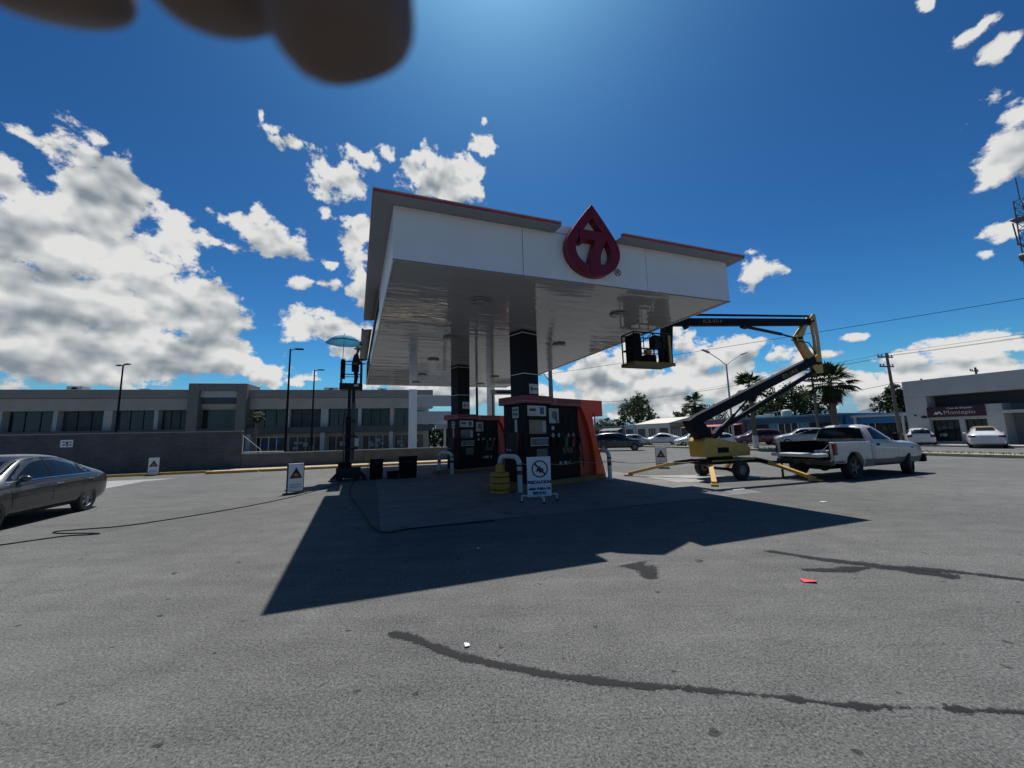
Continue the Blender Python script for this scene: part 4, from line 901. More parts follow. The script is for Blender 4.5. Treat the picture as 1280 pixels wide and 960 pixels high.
def strip(pts, w):
    """a thin closed outline polygon along pts"""
    P = [Vector(p) for p in pts]; a = []; b = []
    for i, p in enumerate(P):
        d = (P[min(i + 1, len(P) - 1)] - P[max(i - 1, 0)]).normalized(); n = Vector((-d.y, d.x)) * w / 2; a.append(tuple(p + n)); b.append(tuple(p - n))
    return a + b[::-1]
SED = dict(st=[(-.98, .42, .74, .80, .62, .52), (-.93, .30, .84, .95, .76, .64), (-.6, .20, .94, 1.09, .85, .66), (-.3, .20, .95, 1.17, .87, .61), (.25, .20, .95, 1.39, .875, .57), (.8, .20, .94, 1.495, .875, .57), (1.35, .20, .92, 1.515, .875, .57), (1.75, .20, .91, 1.45, .875, .56), (2.35, .20, .88, 1.08, .87, .64), (2.6, .20, .86, .99, .865, .70), (3.1, .20, .80, .90, .85, .70), (3.42, .24, .70, .78, .76, .62), (3.55, .34, .56, .62, .60, .5)],
     wb=2.65, r=.315, ra=.37, yw=.86,
     sidew=[(-.16, .985), (.22, 1.28), (.8, 1.405), (1.35, 1.415), (1.68, 1.36), (2.28, .965), (1.2, .975)], pillars=[1.2, .22], ws=[(-.52, 1.36), (.52, 1.36), (.62, 1.09), (-.62, 1.09)], rw=[(-.5, 1.40), (.5, 1.40), (.6, 1.18), (-.6, 1.18)],
     head=[(3.05, .74), (3.42, .64), (3.44, .56), (3.2, .60)], tail=[(-.62, .90), (-.93, .88), (-.95, .72), (-.72, .74)], handles=[(1.0, .80), (-.02, .82)], mir=(2.05, .93), fd=[(1.18, .98), (1.2, .32), (2.2, .3), (2.28, .8)])
SUVD = dict(st=[(-.85, .45, .90, 1.1, .68, .55), (-.82, .32, 1.0, 1.35, .82, .62), (-.6, .26, 1.06, 1.56, .88, .62), (-.1, .26, 1.07, 1.67, .90, .63), (.8, .26, 1.06, 1.71, .905, .64), (1.5, .26, 1.05, 1.67, .905, .63), (1.9, .26, 1.04, 1.52, .90, .62), (2.4, .26, 1.02, 1.19, .90, .72), (2.7, .26, 1.0, 1.12, .89, .74), (3.2, .26, .94, 1.04, .88, .72), (3.5, .30, .82, .92, .80, .64), (3.6, .40, .68, .76, .66, .52)],
     wb=2.75, r=.35, ra=.41, yw=.89, sidew=[(-.52, 1.12), (-.45, 1.42), (.0, 1.55), (.8, 1.58), (1.55, 1.55), (1.85, 1.42), (2.3, 1.09)], pillars=[.15, 1.15], ws=[(-.56, 1.52), (.56, 1.52), (.68, 1.20), (-.68, 1.20)], rw=[(-.52, 1.5), (.52, 1.5), (.6, 1.15), (-.6, 1.15)],
     head=[(3.1, .9), (3.46, .8), (3.48, .7), (3.25, .72)], tail=[(-.55, 1.06), (-.8, 1.04), (-.82, .8), (-.66, .8)], handles=[(1.0, .93), (.0, .95)], mir=(2.1, 1.08), fd=[(1.15, 1.1), (1.2, .4), (2.25, .38), (2.35, .9)])
HAT = dict(st=[(-.70, .42, .80, .90, .62, .52), (-.66, .30, .88, 1.05, .78, .60), (-.45, .22, .93, 1.28, .82, .55), (.0, .22, .93, 1.42, .83, .55), (.7, .22, .92, 1.47, .83, .56), (1.3, .22, .90, 1.45, .83, .55), (1.7, .22, .89, 1.32, .825, .56), (2.15, .22, .87, 1.04, .82, .62), (2.45, .22, .83, .95, .81, .65), (2.85, .24, .76, .84, .76, .58), (3.02, .34, .6, .68, .6, .48)],
     wb=2.4, r=.29, ra=.34, yw=.81, sidew=[(-.3, .97), (-.1, 1.24), (.6, 1.36), (1.3, 1.34), (1.62, 1.23), (2.05, .94)], pillars=[.95], ws=[(-.5, 1.33), (.5, 1.33), (.6, 1.06), (-.6, 1.06)], rw=[(-.48, 1.32), (.48, 1.32), (.55, 1.02), (-.55, 1.02)],
     head=[(2.5, .8), (2.84, .72), (2.86, .62), (2.62, .64)], tail=[(-.44, .93), (-.63, .92), (-.65, .70), (-.5, .7)], handles=[(.8, .82), (.05, .84)], mir=(1.85, .93), fd=[(.95, .98), (.98, .32), (1.95, .3), (2.05, .8)])
def car(S, loc, rz, label, body_m, rim_m=alloy, group=None, detail=2, name='parked_car', cat='car', roof_m=None, steer=0):
    t = thing(name, loc, rz, label, cat, group)
    body = finish_body(loft(S['st']), 'body', [body_m, roof_m or body_m, under], t, (0, S['wb']), (S['ra'], S['r'] + .02), S['yw'], detail, (.0, 0))
    if roof_m:
        for p in body.data.polygons:
            if p.normal.z > .55 and p.center.z > S['sidew'][2][1] - .1: p.material_index = 1
    d = Drape(body)
    for sd in 'LR':
        g = d.put('side_window', S['sidew'], sd, glass_dark, t)
        for px_ in S['pillars']: d.put('pillar', [(px_ - .035, S['sidew'][0][1] + .0), (px_ + .035, S['sidew'][0][1] + .01), (px_ + .0, S['sidew'][2][1] + .02), (px_ - .06, S['sidew'][2][1] + .02)], sd, black_paint, t, .009)
        d.put('headlight', S['head'], sd, lamp_clear, t, .006); d.put('taillight', S['tail'], sd, lamp_red, t, .006)
        s = 1 if sd == 'L' else -1
        if detail > 1:
            fdp = S['fd']; d.put('door_seam', strip(fdp, .012), sd, black_matte, t, .003); d.put('door_seam', strip([(p[0] - 1.0 + (.12 if i in (1,) else .0), p[1]) for i, p in enumerate(fdp[:2])] + [(fdp[1][0], fdp[1][1])], .012), sd, black_matte, t, .003)
            for hx, hz in S['handles']: 
                h = d.bv.ray_cast(Vector((hx, 3 * s, hz)), Vector((0, -s, 0)))[0]; MB().box(hx - .09, hx + .09, h.y - .0 * s - .018, h.y + .018, hz - .014, hz + .014).build('door_handle', chrome if detail > 1 else body_m, t, bevel=.006)
            d.put('sill', [(.42, .24), (.42, .30), (S['wb'] - .42, .30), (S['wb'] - .42, .24)], sd, black_paint, t, .012)
        mx_, mz = S['mir']; h = d.bv.ray_cast(Vector((mx_, 3 * s, mz)), Vector((0, -s, 0)))[0]
        MB().ball((mx_, h.y + s * .10, mz + .06), .10, 8, (.75, 1.0, .72)).beam((mx_, h.y - .02 * s, mz), (mx_, h.y + s * .08, mz + .03), .05, .04).build('mirror', body_m, t, smooth=50)
        wheel(t, 0, s * (S['yw'] - .10), S['r'], .2, rim_m); wheel(t, S['wb'], s * (S['yw'] - .10), S['r'], .2, rim_m, steer)
    if detail > 2:
        for sd in 'LR': d.put('window_trim', strip([(-.02, .955), (1.2, .962), (2.30, .94)], .018), sd, chrome, t, .012, 2); d.put('body_crease', strip([(-.7, .80), (1.2, .76), (3.0, .70)], .012), sd, black_paint, t, .002, 2)
    d.put('windshield', S['ws'], 'F', glass_dark, t, .03, 5); d.put('rear_window', S['rw'], 'B', glass_dark, t, .03, 5)
    tz = S['tail']
    for s in (-1, 1): d.put('taillight', [(s * .5, tz[3][1] + .02), (s * (S['yw'] - .06), tz[3][1]), (s * (S['yw'] - .06), tz[0][1] - .02), (s * .5, tz[0][1] - .02)], 'B', lamp_red, t, .012, 4)
    zz = S['tail'][3][1]; d.put('licence_plate', [(-.2, zz - .12), (.2, zz - .12), (.2, zz), (-.2, zz)], 'B', dull_white, t, .008)
    d.put('rear_bumper', [(-.6, .36), (.6, .36), (.62, .50), (-.62, .50)], 'B', body_m if detail > 1 else black_paint, t, .012)
    d.put('grille', [(-.38, .52), (.38, .52), (.42, .62), (-.42, .62)], 'F', black_paint, t, .006)
    return t
# grey saloon, near left
car(SED, (-11.85, 9.95, 0), rad(-71), 'dark grey saloon car cut off by the picture edge near the tall block wall', paint('gunmetal_paint', (.032, .033, .035)), detail=3)
# cars along the avenue (facing both ways along E2)
AV = rad(110)
FF = (30, 33.9)
def av(s, off=0): p = Vector((*FF, 0)) + E2 * s + E1 * off; return p
wp = paint('white_car_paint', (.62, .63, .63), .25); sp = paint('silver_paint', (.33, .34, .35))
GRP = 'cars along the avenue'
car(SUVD, (8.5, 36.8, 0), rad(-14), 'black SUV driving on the near side of the avenue', paint('black_car_paint', (.012, .013, .016)), group=GRP, detail=2, name='suv', cat='car')
car(SED, (20.2, 49.5, 0), rad(160), 'white saloon car seen side-on past the median, in front of the white house', wp, group=GRP, detail=2)
car(HAT, (13.2, 46.0, 0), rad(-10), 'pale grey compact car half behind the black SUV', sp, group=GRP, detail=2)
car(HAT, (20.2, 41.2, 0), rad(175), 'small white hatchback behind the short palm trunk', wp, group=GRP, detail=2)
car(HAT, (20.2, 37.3, 0), rad(200), 'white hatchback half hidden by the boom lift riser', wp, group=GRP, detail=2)
car(SUVD, (27.0, 40.8, 0), rad(165), 'maroon SUV parked in the shade of the red awning', paint('maroon_paint', (.10, .016, .022)), group=GRP, detail=2, name='suv')
car(SUVD, (29.2, 37.2, 0), rad(158), 'silver SUV between the red awning and the pickup bed', sp, group=GRP, detail=2, name='suv')
car(SED, (31.2, 36.6, 0), rad(150), 'dark blue saloon car in front of the teal shop', paint('blue_car_paint', (.02, .035, .06)), group=GRP, detail=2)
car(HAT, (32.9, 31.5, 0), rad(48), 'white hatchback parked nose-in at the pawn shop wall corner', wp, group=GRP, detail=2)
car(SED, (32.6, 26.9, 0), rad(42), 'old white saloon car with brownish roof parked before the pawn shop windows', wp, group=GRP, detail=2, roof_m=mat('brown_roof', (.20, .12, .09), .5))

# ------------------------------------------------ white pickup
t = thing('pickup_truck', (10.6, 13.45, 0), rad(20), 'worn white single-cab pickup with grey lower body and dropped tailgate', 'pickup truck')
pw = paint('worn_white_paint', (.43, .43, .42), .45, .38); pg = mat('grey_cladding', (.085, .09, .098), .55)
st = [(.98, .42, 1.16, 1.62, .90, .62), (1.02, .36, 1.18, 1.70, .94, .66), (1.2, .34, 1.18, 1.745, .95, .67), (1.55, .34, 1.17, 1.76, .95, .67), (1.85, .34, 1.16, 1.69, .95, .67), (2.45, .34, 1.12, 1.26, .95, .76), (2.6, .34, 1.11, 1.21, .95, .80), (3.1, .34, 1.09, 1.19, .945, .80), (3.55, .34, 1.04, 1.13, .94, .80), (3.8, .36, .97, 1.05, .92, .76), (3.90, .42, .90, .96, .88, .72)]
WBP = 3.04
body = finish_body(loft(st), 'cab', [pw, pg, under], t, (WBP,), (.46, .42), .95, 3, (.60, 1))
d = Drape(body)
for sd in 'LR':
    s = 1 if sd == 'L' else -1
    d.put('side_window', [(1.2, 1.24), (1.27, 1.60), (1.62, 1.63), (1.82, 1.56), (2.36, 1.20)], sd, glass_dark, t)
    d.put('door_seam', strip([(1.14, 1.66), (1.1, 1.2), (1.12, .42), (2.3, .40), (2.42, 1.15)], .014), sd, black_matte, t, .003)
    d.put('body_crease', strip([(1.0, 1.02), (3.5, .93)], .01), sd, pg, t, .003)
    h = d.bv.ray_cast(Vector((1.32, 3 * s, 1.06)), Vector((0, -s, 0)))[0]; MB().box(1.24, 1.40, h.y - .02, h.y + .02, 1.02, 1.1).build('door_handle', black_paint, t, bevel=.01)
    h = d.bv.ray_cast(Vector((2.22, 3 * s, 1.2)), Vector((0, -s, 0)))[0]; MB().box(2.15, 2.3, h.y + (s * .06) - .04, h.y + (s * .26) + .04, 1.16, 1.42).beam((2.25, h.y - s * .02, 1.2), (2.25, h.y + s * .1, 1.25), .06, .06).build('mirror', black_paint, t, bevel=.02)
    d.put('headlight', [(3.66, .92), (3.9, .86), (3.91, .70), (3.7, .72)], sd, lamp_clear, t, .006)
    d.put('badge', [(3.15, .93), (3.27, .92), (3.27, .88), (3.15, .89)], sd, dark_steel, t, .006)
d.put('windshield', [(-.62, 1.60), (.62, 1.60), (.72, 1.28), (-.72, 1.28)], 'F', glass_dark, t)
d.put('rear_window', [(-.64, 1.60), (-.3, 1.645), (.3, 1.645), (.64, 1.60), (.74, 1.26), (-.74, 1.26)], 'B', glass_dark, t, .02)
MB().box(3.74, 3.98, -.95, .95, .38, .66).build('front_bumper', black_matte, t, bevel=.05)
# bed: two outer side walls with wheel arches, bulkhead, floor
ROPEN = .93
arch = [(.46 * math.cos(a), .42 + .46 * math.sin(a)) for a in [rad(x) for x in range(168, 11, -12)]]
sidep = [(-ROPEN, .52), (-.48, .50)] + [p for p in arch if p[1] > .47] + [(.48, .36), (.965, .36), (.965, 1.17), (-ROPEN, 1.19)]
for s in (-1, 1):
    f = lambda u, v, dd: (u, s * (dd + (.035 * math.sin(max(0, min(1, (v - .4) / .8)) * math.pi) if dd > .9 else 0)), v)
    m_ = MB(); m_.prism(sidep, .79, .915, f); o = m_.build('bed_side', [pw, pg], t, bevel=.025)
    f2 = lambda u, v, dd: (u, s * dd, v)
    MB().prism([(-ROPEN + .005, .53), (-.5, .52)] + [(-.5, .60), (-ROPEN + .005, .60)], .918, .938, f2).prism([(.5, .37), (.96, .37), (.96, .60), (.5, .60)], .918, .938, f2).build('lower_cladding', pg, o, bevel=.004)
    ra_ = [(.50 * math.cos(rad(x)), .42 + .50 * math.sin(rad(x))) for x in range(8, 173, 8)]; rb_ = [(.455 * math.cos(rad(x)), .42 + .455 * math.sin(rad(x))) for x in range(8, 173, 8)]
    MB().prism(ra_ + rb_[::-1], .92, .955, f2).build('arch_lip', pw, o, bevel=.01)
    MB().prism([(-ROPEN + .01, .70), (.95, .70), (.95, 1.16), (-ROPEN + .01, 1.18)], .765, .788, f2).build('bed_liner', black_matte, o)
    MB().box(-ROPEN - .012, -ROPEN + .13, *sorted((s * .87, s * .953)), .78, 1.15).build('taillight', lamp_red, t, bevel=.02)
    MB().box(-ROPEN, .96, *sorted((s * .70, s * .785)), 1.15, 1.195).build('bed_rail', black_matte, t, bevel=.01)
    wheel(t, 0, s * .82, .375, .26, black_rim); wheel(t, WBP, s * .80, .375, .26, black_rim, rad(16))
MB().box(-ROPEN, .96, -.788, .788, .66, .72).build('bed_floor', black_matte, t)
MB().box(.9, .96, -.76, .76, .721, 1.16).build('bulkhead', black_matte, t)
MB().box(-ROPEN - .52, -ROPEN - .02, -.76, .76, .73, .83).build('tailgate', dull_white, t, bevel=.015)
MB().box(-ROPEN - .47, -ROPEN - .07, -.7, .7, .832, .84).build('tailgate_liner', white_paint, t)
for s in (-1, 1): MB().beam((-ROPEN, s * .79, 1.12), (-ROPEN - .45, s * .765, .84), .012, .008).build('tailgate_cable', dark_steel, t)
MB().box(-ROPEN - .12, -ROPEN + .06, -.88, .88, .46, .62).build('rear_bumper', mat('rusty_bumper', (.05, .045, .04), .6, dirt=.5, dcol=(.3, .24, .1)), t, bevel=.02)
MB().box(-ROPEN - .3, -ROPEN, -.05, .05, .44, .5).build('hitch', black_matte, t)
MB().box(-.7, 3.5, -.45, .45, .30, .42).cyl((0, -.75, .38), (0, .75, .38), .07).ball((0, 0, .36), .17, 10).cyl((-.8, .4, .36), (1.2, .45, .36), .06).build('chassis', under, t)
tb_ = thing('tool_box', Matrix.Translation((10.6, 13.45, 0)) @ Matrix.Rotation(rad(20), 4, 'Z') @ Vector((-.45, -.42, .72)), rad(20), 'pale tool bundle lying in the pickup bed', 'tool box')
MB().box(-.3, .3, -.2, .2, 0, .16).build('box_body', mat('cream_plastic', (.5, .46, .36), .6), tb_, bevel=.03); MB().box(-.31, .31, -.21, .21, .16, .2).build('lid', dull_white, tb_, bevel=.02)
# ------------------------------------------------ avenue: median, far pavement, shops
def med(a, b=0, z=0): return gl(MED, b, a, z)
k = MB().box(-60, 120, -.6, .6, 0, .16); o = k.build('median_kerb', mat('worn_kerb', (.34, .31, .2), .85, var=.25, scale=2, dirt=.6, dcol=(.24, .23, .2)), bevel=.03)
o.location = (*MED, 0); o.rotation_euler = (0, 0, rad(110)); tag(o, kind='structure')
rr = random.Random(11)
g = MB()
for i in range(5200):
    a = rr.uniform(-20, 60); b_ = rr.uniform(-.5, .5); h = rr.uniform(.03, .12) * (1.4 if rr.random() < .2 else 1); th = rr.uniform(0, 6.28); w = .02
    p = Vector((a, b_, .155)); d = Vector((math.cos(th), math.sin(th), 0)) * w; l = Vector((rr.uniform(-.05, .05), rr.uniform(-.05, .05), h)); g.add([p - d, p + d, p + l], [(0, 1, 2)])
o = g.build('grass', mat('dry_grass', (.13, .13, .05), .9, var=.35)); o.location = (*MED, 0); o.rotation_euler = (0, 0, rad(110)); tag(o, 'thin dry grass growing along the median', 'grass', kind='stuff')
k = MB().box(-60, 140, -.5, 3.2, 0, .12); o = k.build('far_pavement', conc); o.location = gl(FAC, 0, -2.75); o.rotation_euler = (0, 0, rad(110)); tag(o, kind='structure')
o.location = (FAC[0], FAC[1], 0)
# hills on the horizon
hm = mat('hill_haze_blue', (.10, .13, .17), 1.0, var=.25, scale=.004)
hb = MB(); n = 60; vs = []
for i in range(n + 1):
    a = rad(-30 + 110 * i / n); r = 1100 + 60 * math.sin(i * 1.3); h = 22 + 16 * math.sin(i * .37) + 9 * math.sin(i * 1.1 + 1) + 4 * math.sin(i * 2.7)
    for rr_, z in ((r - 260, -1), (r - 90, h * .6), (r, h), (r + 120, h * .5), (r + 260, -1)): vs.append((rr_ * math.sin(a), rr_ * math.cos(a), z))
hb.add(vs, [(i * 5 + q, i * 5 + q + 1, i * 5 + q + 6, i * 5 + q + 5) for i in range(n) for q in range(4)]); tag(hb.build('hills', hm, smooth=80), kind='structure')

# pawn shop with maroon sign: facade along E2, local +x points along the facade towards us
def fac(s, off=0, z=0): return gl(FAC, off, s, z)
PB = rad(-70)
pb_ = thing('pawn_shop', (*FAC, 0), PB, 'single-storey pale corner building with maroon pawn shop sign and parked cars before it', 'building')
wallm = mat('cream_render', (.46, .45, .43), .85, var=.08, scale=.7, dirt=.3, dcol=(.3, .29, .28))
MB().box(0, 22, 1.5, 14, 0, 5.0).build('wall', mat('cool_grey_render', (.2, .2, .21), .85), pb_)  # set-back wall, plain grey, darker than the cream front
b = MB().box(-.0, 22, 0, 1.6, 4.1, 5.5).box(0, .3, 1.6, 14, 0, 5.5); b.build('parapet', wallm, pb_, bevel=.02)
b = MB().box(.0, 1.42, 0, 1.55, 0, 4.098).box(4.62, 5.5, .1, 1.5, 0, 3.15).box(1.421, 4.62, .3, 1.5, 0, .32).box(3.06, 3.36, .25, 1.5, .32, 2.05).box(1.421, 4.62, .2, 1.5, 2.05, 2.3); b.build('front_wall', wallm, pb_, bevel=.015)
MB().box(1.42, 22, 1.3, 1.49, 3.16, 4.1).build('recess_panel', mat('dark_slat_panel', (.05, .05, .058), .7), pb_)
sg = MB().box(1.36, 4.66, -.02, .19, 2.28, 3.12).build('shop_sign', mat('sign_maroon', (.055, .008, .016), .5), pb_)
cream = mat('sign_cream', (.55, .5, .42), .5)
text_mesh('lettering', 'Montepio', .46, cream, sg, (3.25, -.024, 2.62), (rad(90), 0, 0), .003)
text_mesh('lettering', 'Casa de Empeño', .21, white_paint, sg, (3.3, -.024, 2.97), (rad(90), 0, 0), .003)
fz = lambda u, v, d: (u, -d, v)
MB().prism([(1.75, 2.5), (1.9, 2.74), (2.0, 2.62), (2.1, 2.78), (2.3, 2.5), (2.2, 2.5), (2.08, 2.66), (2.0, 2.5), (1.93, 2.5), (1.88, 2.6), (1.83, 2.5)], .021, .026, fz).build('sign_emblem', white_paint, sg)
for x0, x1 in ((1.46, 3.04), (3.38, 4.6)):
    w = MB().box(x0, x1, .5, .55, .33, 2.04).build('window', shop_glass, pb_); fr = MB(); nn = 4 if x1 - x0 > 1.4 else 3
    for q in range(nn + 1): fr.box(x0 + (x1 - x0) * q / nn - .02, x0 + (x1 - x0) * q / nn + .02, .46, .5, .33, 2.04)
    fr.build('window_frame', dark_steel, w); 
    MB().box(x0 + .25, x0 + .7, .485, .499, .7, .95).build('window_card', card, w)
MB().box(5.0, 5.25, .08, .098, 1.5, 1.9).build('wall_box', light_grey, pb_)
MB().box(5.55, 12, -.3, 1.4, 2.4, 2.62).build('entrance_slab', pale_render, pb_)
MB().box(6.4, 8.2, 1.44, 1.49, 0, 2.4).build('door', shop_glass, pb_)
MB().cyl((.6, -.1, 2.5), (.6, 0, 2.5), .06).box(1.0, 1.3, -.12, 0, 2.25, 2.42).build('wall_lamp', black_paint, pb_)
MB().cyl((1.0, .8, 5.5), (1.0, .8, 5.68), .07).build('roof_pipe', dark_steel, pb_)
# shops along the far side
def shop(s0, s1, h, label, m, depth=9, setb=0, awn=None, name='shop_building', door=True, roof_items=0, win=2, cat='building'):
    t = thing(name, fac(s0, setb), rad(110), label, cat)
    L_ = s1 - s0
    # local +x along E2, the street side is +y
    MB().box(0, L_, -depth, 0, 0, h).build('wall', m, t)
    MB().box(-.08, L_ + .08, -depth - .08, .12, h, h + .22).build('parapet', m, t, bevel=.02)
    for i in range(win):
        x0 = L_ * (i + .18) / win; x1 = L_ * (i + .82) / win
        w = MB().box(x0, x1, .005, .06, .5 if i else .0, min(2.2, h - .4)).build('window' if i else 'shop_door', shop_glass, t)
        fr = MB(); 
        for q in range(4): fr.box(x0 + (x1 - x0) * q / 3 - .03, x0 + (x1 - x0) * q / 3 + .03, .061, .10, .5 if i else 0, min(2.2, h - .4))
        fr.build('window_frame', dull_white if i % 2 else dark_steel, w)
    if awn:
        am, z0, z1, out_ = awn
        a = MB(); a.add([(0, .02, z1), (L_, .02, z1), (L_, out_, z0), (0, out_, z0), (0, .02, z1 - .05), (L_, .02, z1 - .05), (L_, out_, z0 - .05), (0, out_, z0 - .05)], [(0, 1, 2, 3), (7, 6, 5, 4), (3, 2, 6, 7), (0, 3, 7, 4), (1, 5, 6, 2)])
        a.build('awning', am, t)
        for x in [.1 + (L_ - .2) * q / 3 for q in range(4)]: MB().cyl((x, out_ - .1, 0), (x, out_ - .1, z0 - .05), .04).build('awning_post', dull_white, t)
    return t
blue_w = mat('teal_wall', (.06, .19, .25), .8, var=.15, scale=.6, dirt=.3, dcol=(.05, .09, .11))
t1 = shop(5.2, 15.5, 2.85, 'teal-blue single-storey shop behind the silver SUV and thick-skirted palm', blue_w, win=3)
MB().box(0, 10.3, .01, .14, 2.3, 2.84).build('fascia_band', mat('deep_blue', (.02, .06, .13), .6), t1)
t1 = shop(-.2, 4.9, 2.6, 'bright blue and black shop front just left of the pawn shop', mat('dark_shop', (.03, .03, .035), .8), setb=1.0, win=2)
MB().box(-.2, 5.2, .01, .5, 1.95, 2.85).build('fascia_board', mat('bright_blue_board', (.02, .16, .36), .5), t1)
t1 = shop(15.8, 24, 2.9, 'cluttered shop front with red and pale awning beyond the boom lift', mat('brick_clutter', (.20, .13, .10), .85, var=.5, scale=1.2), setb=0, awn=(mat('faded_red_awning', (.42, .13, .12), .7, var=.3, scale=.5, dirt=.5, dcol=(.55, .42, .36)), 2.15, 2.45, 2.6), win=3)
MB().box(0, 8.2, .02, .18, 2.46, 2.88).build('shop_sign', mat('blue_sign', (.04, .10, .25), .5), t1)
shop(24.6, 28.4, 2.4, 'dark low shop beside the short palm tree', mat('dim_brown_wall', (.12, .10, .085), .85), win=2)
t1 = shop(28.8, 37, 2.7, 'white two-storey house with cream sloping roof behind the white saloon', mat('white_house', (.46, .45, .43), .85, dirt=.2), win=3)
t1b = MB().prism([(-9, 3.0), (-4.5, 4.0), (.4, 3.0)], -.2, 8.4, lambda u, v, d: (d, u, v)).build('roof', mat('cream_roof', (.62, .58, .5), .8), t1)
shop(37.4, 40.4, 2.8, 'grey-white garage building left of the white house', mat('pale_blue_grey', (.36, .38, .41), .85), win=1)
shop(40.8, 47, 2.7, 'low slate-roofed shop behind the black SUV, left of the pale garage', mat('slate_wall', (.14, .15, .16), .85), win=3, awn=(mat('slate_awning', (.16, .19, .2), .8), 2.1, 2.6, 1.4))
shop(47.5, 60, 2.6, 'dim grey shop row glimpsed at the right of the red fin', mat('dim_grey_wall', (.16, .155, .15), .85), win=4)
# roof tanks on the teal shop
def tank(s, off, h, r, z, label):
    t = thing('water_tank', fac(s, off, z), 0, label, 'water tank'); 
    MB().lathe([(r, 0), (r, h * .75), (r * .8, h * .92), (r * .3, h), (.001, h)], 18).build('tank_body', mat('tank_cream', (.5, .47, .4), .7), t, smooth=40); MB().cyl((0, 0, h), (0, 0, h + .06), r * .25).build('lid', dark_steel, t)
tank(12.2, 2.6, .85, .55, 3.07, 'cream water tank on the teal shop roof')
t = thing('roof_railing', fac(13.6, 1.6, 3.07), rad(110), 'white boxes and pipes piled on the teal shop roof', 'roof plant')
MB().box(-.4, .5, -.4, .3, 0, .4).box(.7, 1.5, -.3, .4, 0, .28).build('roof_box', dull_white, t, bevel=.03); MB().tube([(-1, 0, 0), (-1, 0, .6), (.6, 0, .6), (.6, 0, 0)], .03, 8).build('roof_pipe', dull_white, t)
# covered frame between blue shop and pawn shop
t = thing('carport', fac(1.6, .4), rad(110), 'flat grey carport roof on posts beside the pawn shop', 'carport')
MB().box(-1.4, 2.6, -5, .4, 2.55, 2.72).build('roof', pale_render, t)
for x in (-1.2, 2.4): MB().box(x - .08, x + .08, .1, .26, 0, 2.55).build('post', pale_render, t)

# ------------------------------------------------ street furniture: lamps, poles, wires, mast
t = thing('street_lamp', med(13.5), rad(20), 'tall grey double-arm street lamp on the median behind the boom', 'street lamp')
MB().tube([(0, 0, 0), (0, 0, 7.4)], [.11, .06], 12).build('pole', light_grey, t, smooth=40)
for s in (-1, 1):
    MB().tube([(0, 0, 7.3), (s * .7, 0, 7.75), (s * 1.9, 0, 8.35)], .035, 8).build('arm', light_grey, t, smooth=50); MB().prism([(s * 1.85, 8.28), (s * 2.6, 8.52), (s * 2.6, 8.60), (s * 1.9, 8.42)], -.12, .12, fx).build('lamp_head', mid_grey, t, bevel=.02)
def upole(loc, h, label, rz, arms=((.35, 1.1), (1.2, 1.0)), lean=(0, 0), r=.15, name='utility_pole', m=wood_pole):
    t = thing(name, loc, rz, label, 'utility pole'); t.rotation_euler = (lean[0], lean[1], rz)
    MB().tube([(0, 0, -.3), (0, 0, h)], [r, r * .65], 10).build('pole', m, t, smooth=40)
    for dz, w in arms:
        a = MB().beam((-w, .12, h - dz), (w, .12, h - dz), .09, .11).build('crossarm', wood_pole, t)
        for x in (-w * .9, -w * .45, w * .45, w * .9): MB().lathe([(.03, 0), (.03, .06), (.06, .08), (.06, .13), (.03, .17), (.001, .18)], 8, (x, .12, h - dz + .055)).build('insulator', dark_steel, a)
    return t
upole(gl(FF, 3.2, -1.4), 8.1, 'wooden utility pole with two crossarms behind the pickup cab', rad(20), lean=(0, rad(-1.5)))
upole(gl(FF, 3.4, 5.2), 8.0, 'wooden utility pole seen between the two booms of the lift', rad(20), ((.3, .9), (1.5, 1.1)))
upole(gl(FF, 3.0, 3.6), 6.2, 'thin bare dark pole just left of the skirted palm', rad(20), (), r=.1, m=dark_steel)
upole(gl(FAC, 12, -5.4), 8.9, 'utility pole top with curved crossarms rising behind the pawn shop roof', rad(60), ((.5, 1.7), (2.1, 1.5)))
upole(gl(FAC, 22, 3.2), 8.2, 'distant utility pole at the left corner of the pawn shop', rad(20), ((.4, .9),))
upole(gl(FF, 3.0, 47), 8.4, 'distant utility pole in front of the tall grey-green tree', rad(20), ((.4, .9), (1.1, .7)))
t = thing('steel_pole', (3.4, 33.6, 0), rad(20), 'grey steel pole rising behind the front dispenser to the canopy', 'pole')
MB().tube([(0, 0, 0), (0, 0, 8.2)], [.24, .16], 14).build('pole', mat('pole_grey', (.17, .17, .175), .6), t, smooth=40); MB().beam((0, 0, 6.2), (-1.5, 0, 8.0), .05, .05).build('stay', dark_steel, t)
t = thing('white_pole', (-1.66, 29.6, 0), rad(20), 'plain white post beyond the canopy between the two columns', 'pole')
MB().box(-.27, .27, -.2, .2, 0, 8).build('post', dull_white, t, bevel=.02); MB().box(-.35, .35, -.3, .3, 0, .2).build('footing', conc, t)
t = thing('black_pole', (-2.55, 27.6, 0), rad(20), 'slim black pole beyond the canopy, beside the white post', 'pole')
MB().tube([(0, 0, 0), (0, 0, 8)], .09, 10).build('pole', black_paint, t, smooth=40); MB().box(-.2, .2, -.2, .2, 0, .15).build('footing', conc, t)
t = thing('hanging_sign', (-.55, 27.4, 0), rad(15), 'long narrow grey sign board on posts beyond the canopy', 'sign')
MB().box(-1.0, 1.3, -.05, .05, 4.55, 4.9).build('board', mat('sign_grey', (.3, .31, .34), .6), t)
MB().box(1.5, 1.6, -.05, .05, 0, 4.9).box(-.9, -.8, .06, .14, 0, 4.9).build('post', dark_steel, t)
mk = MB()
mk.box(-.6, 1.1, -.056, -.051, 4.66, 4.79); mk.build('sign_mark', black_matte, t)
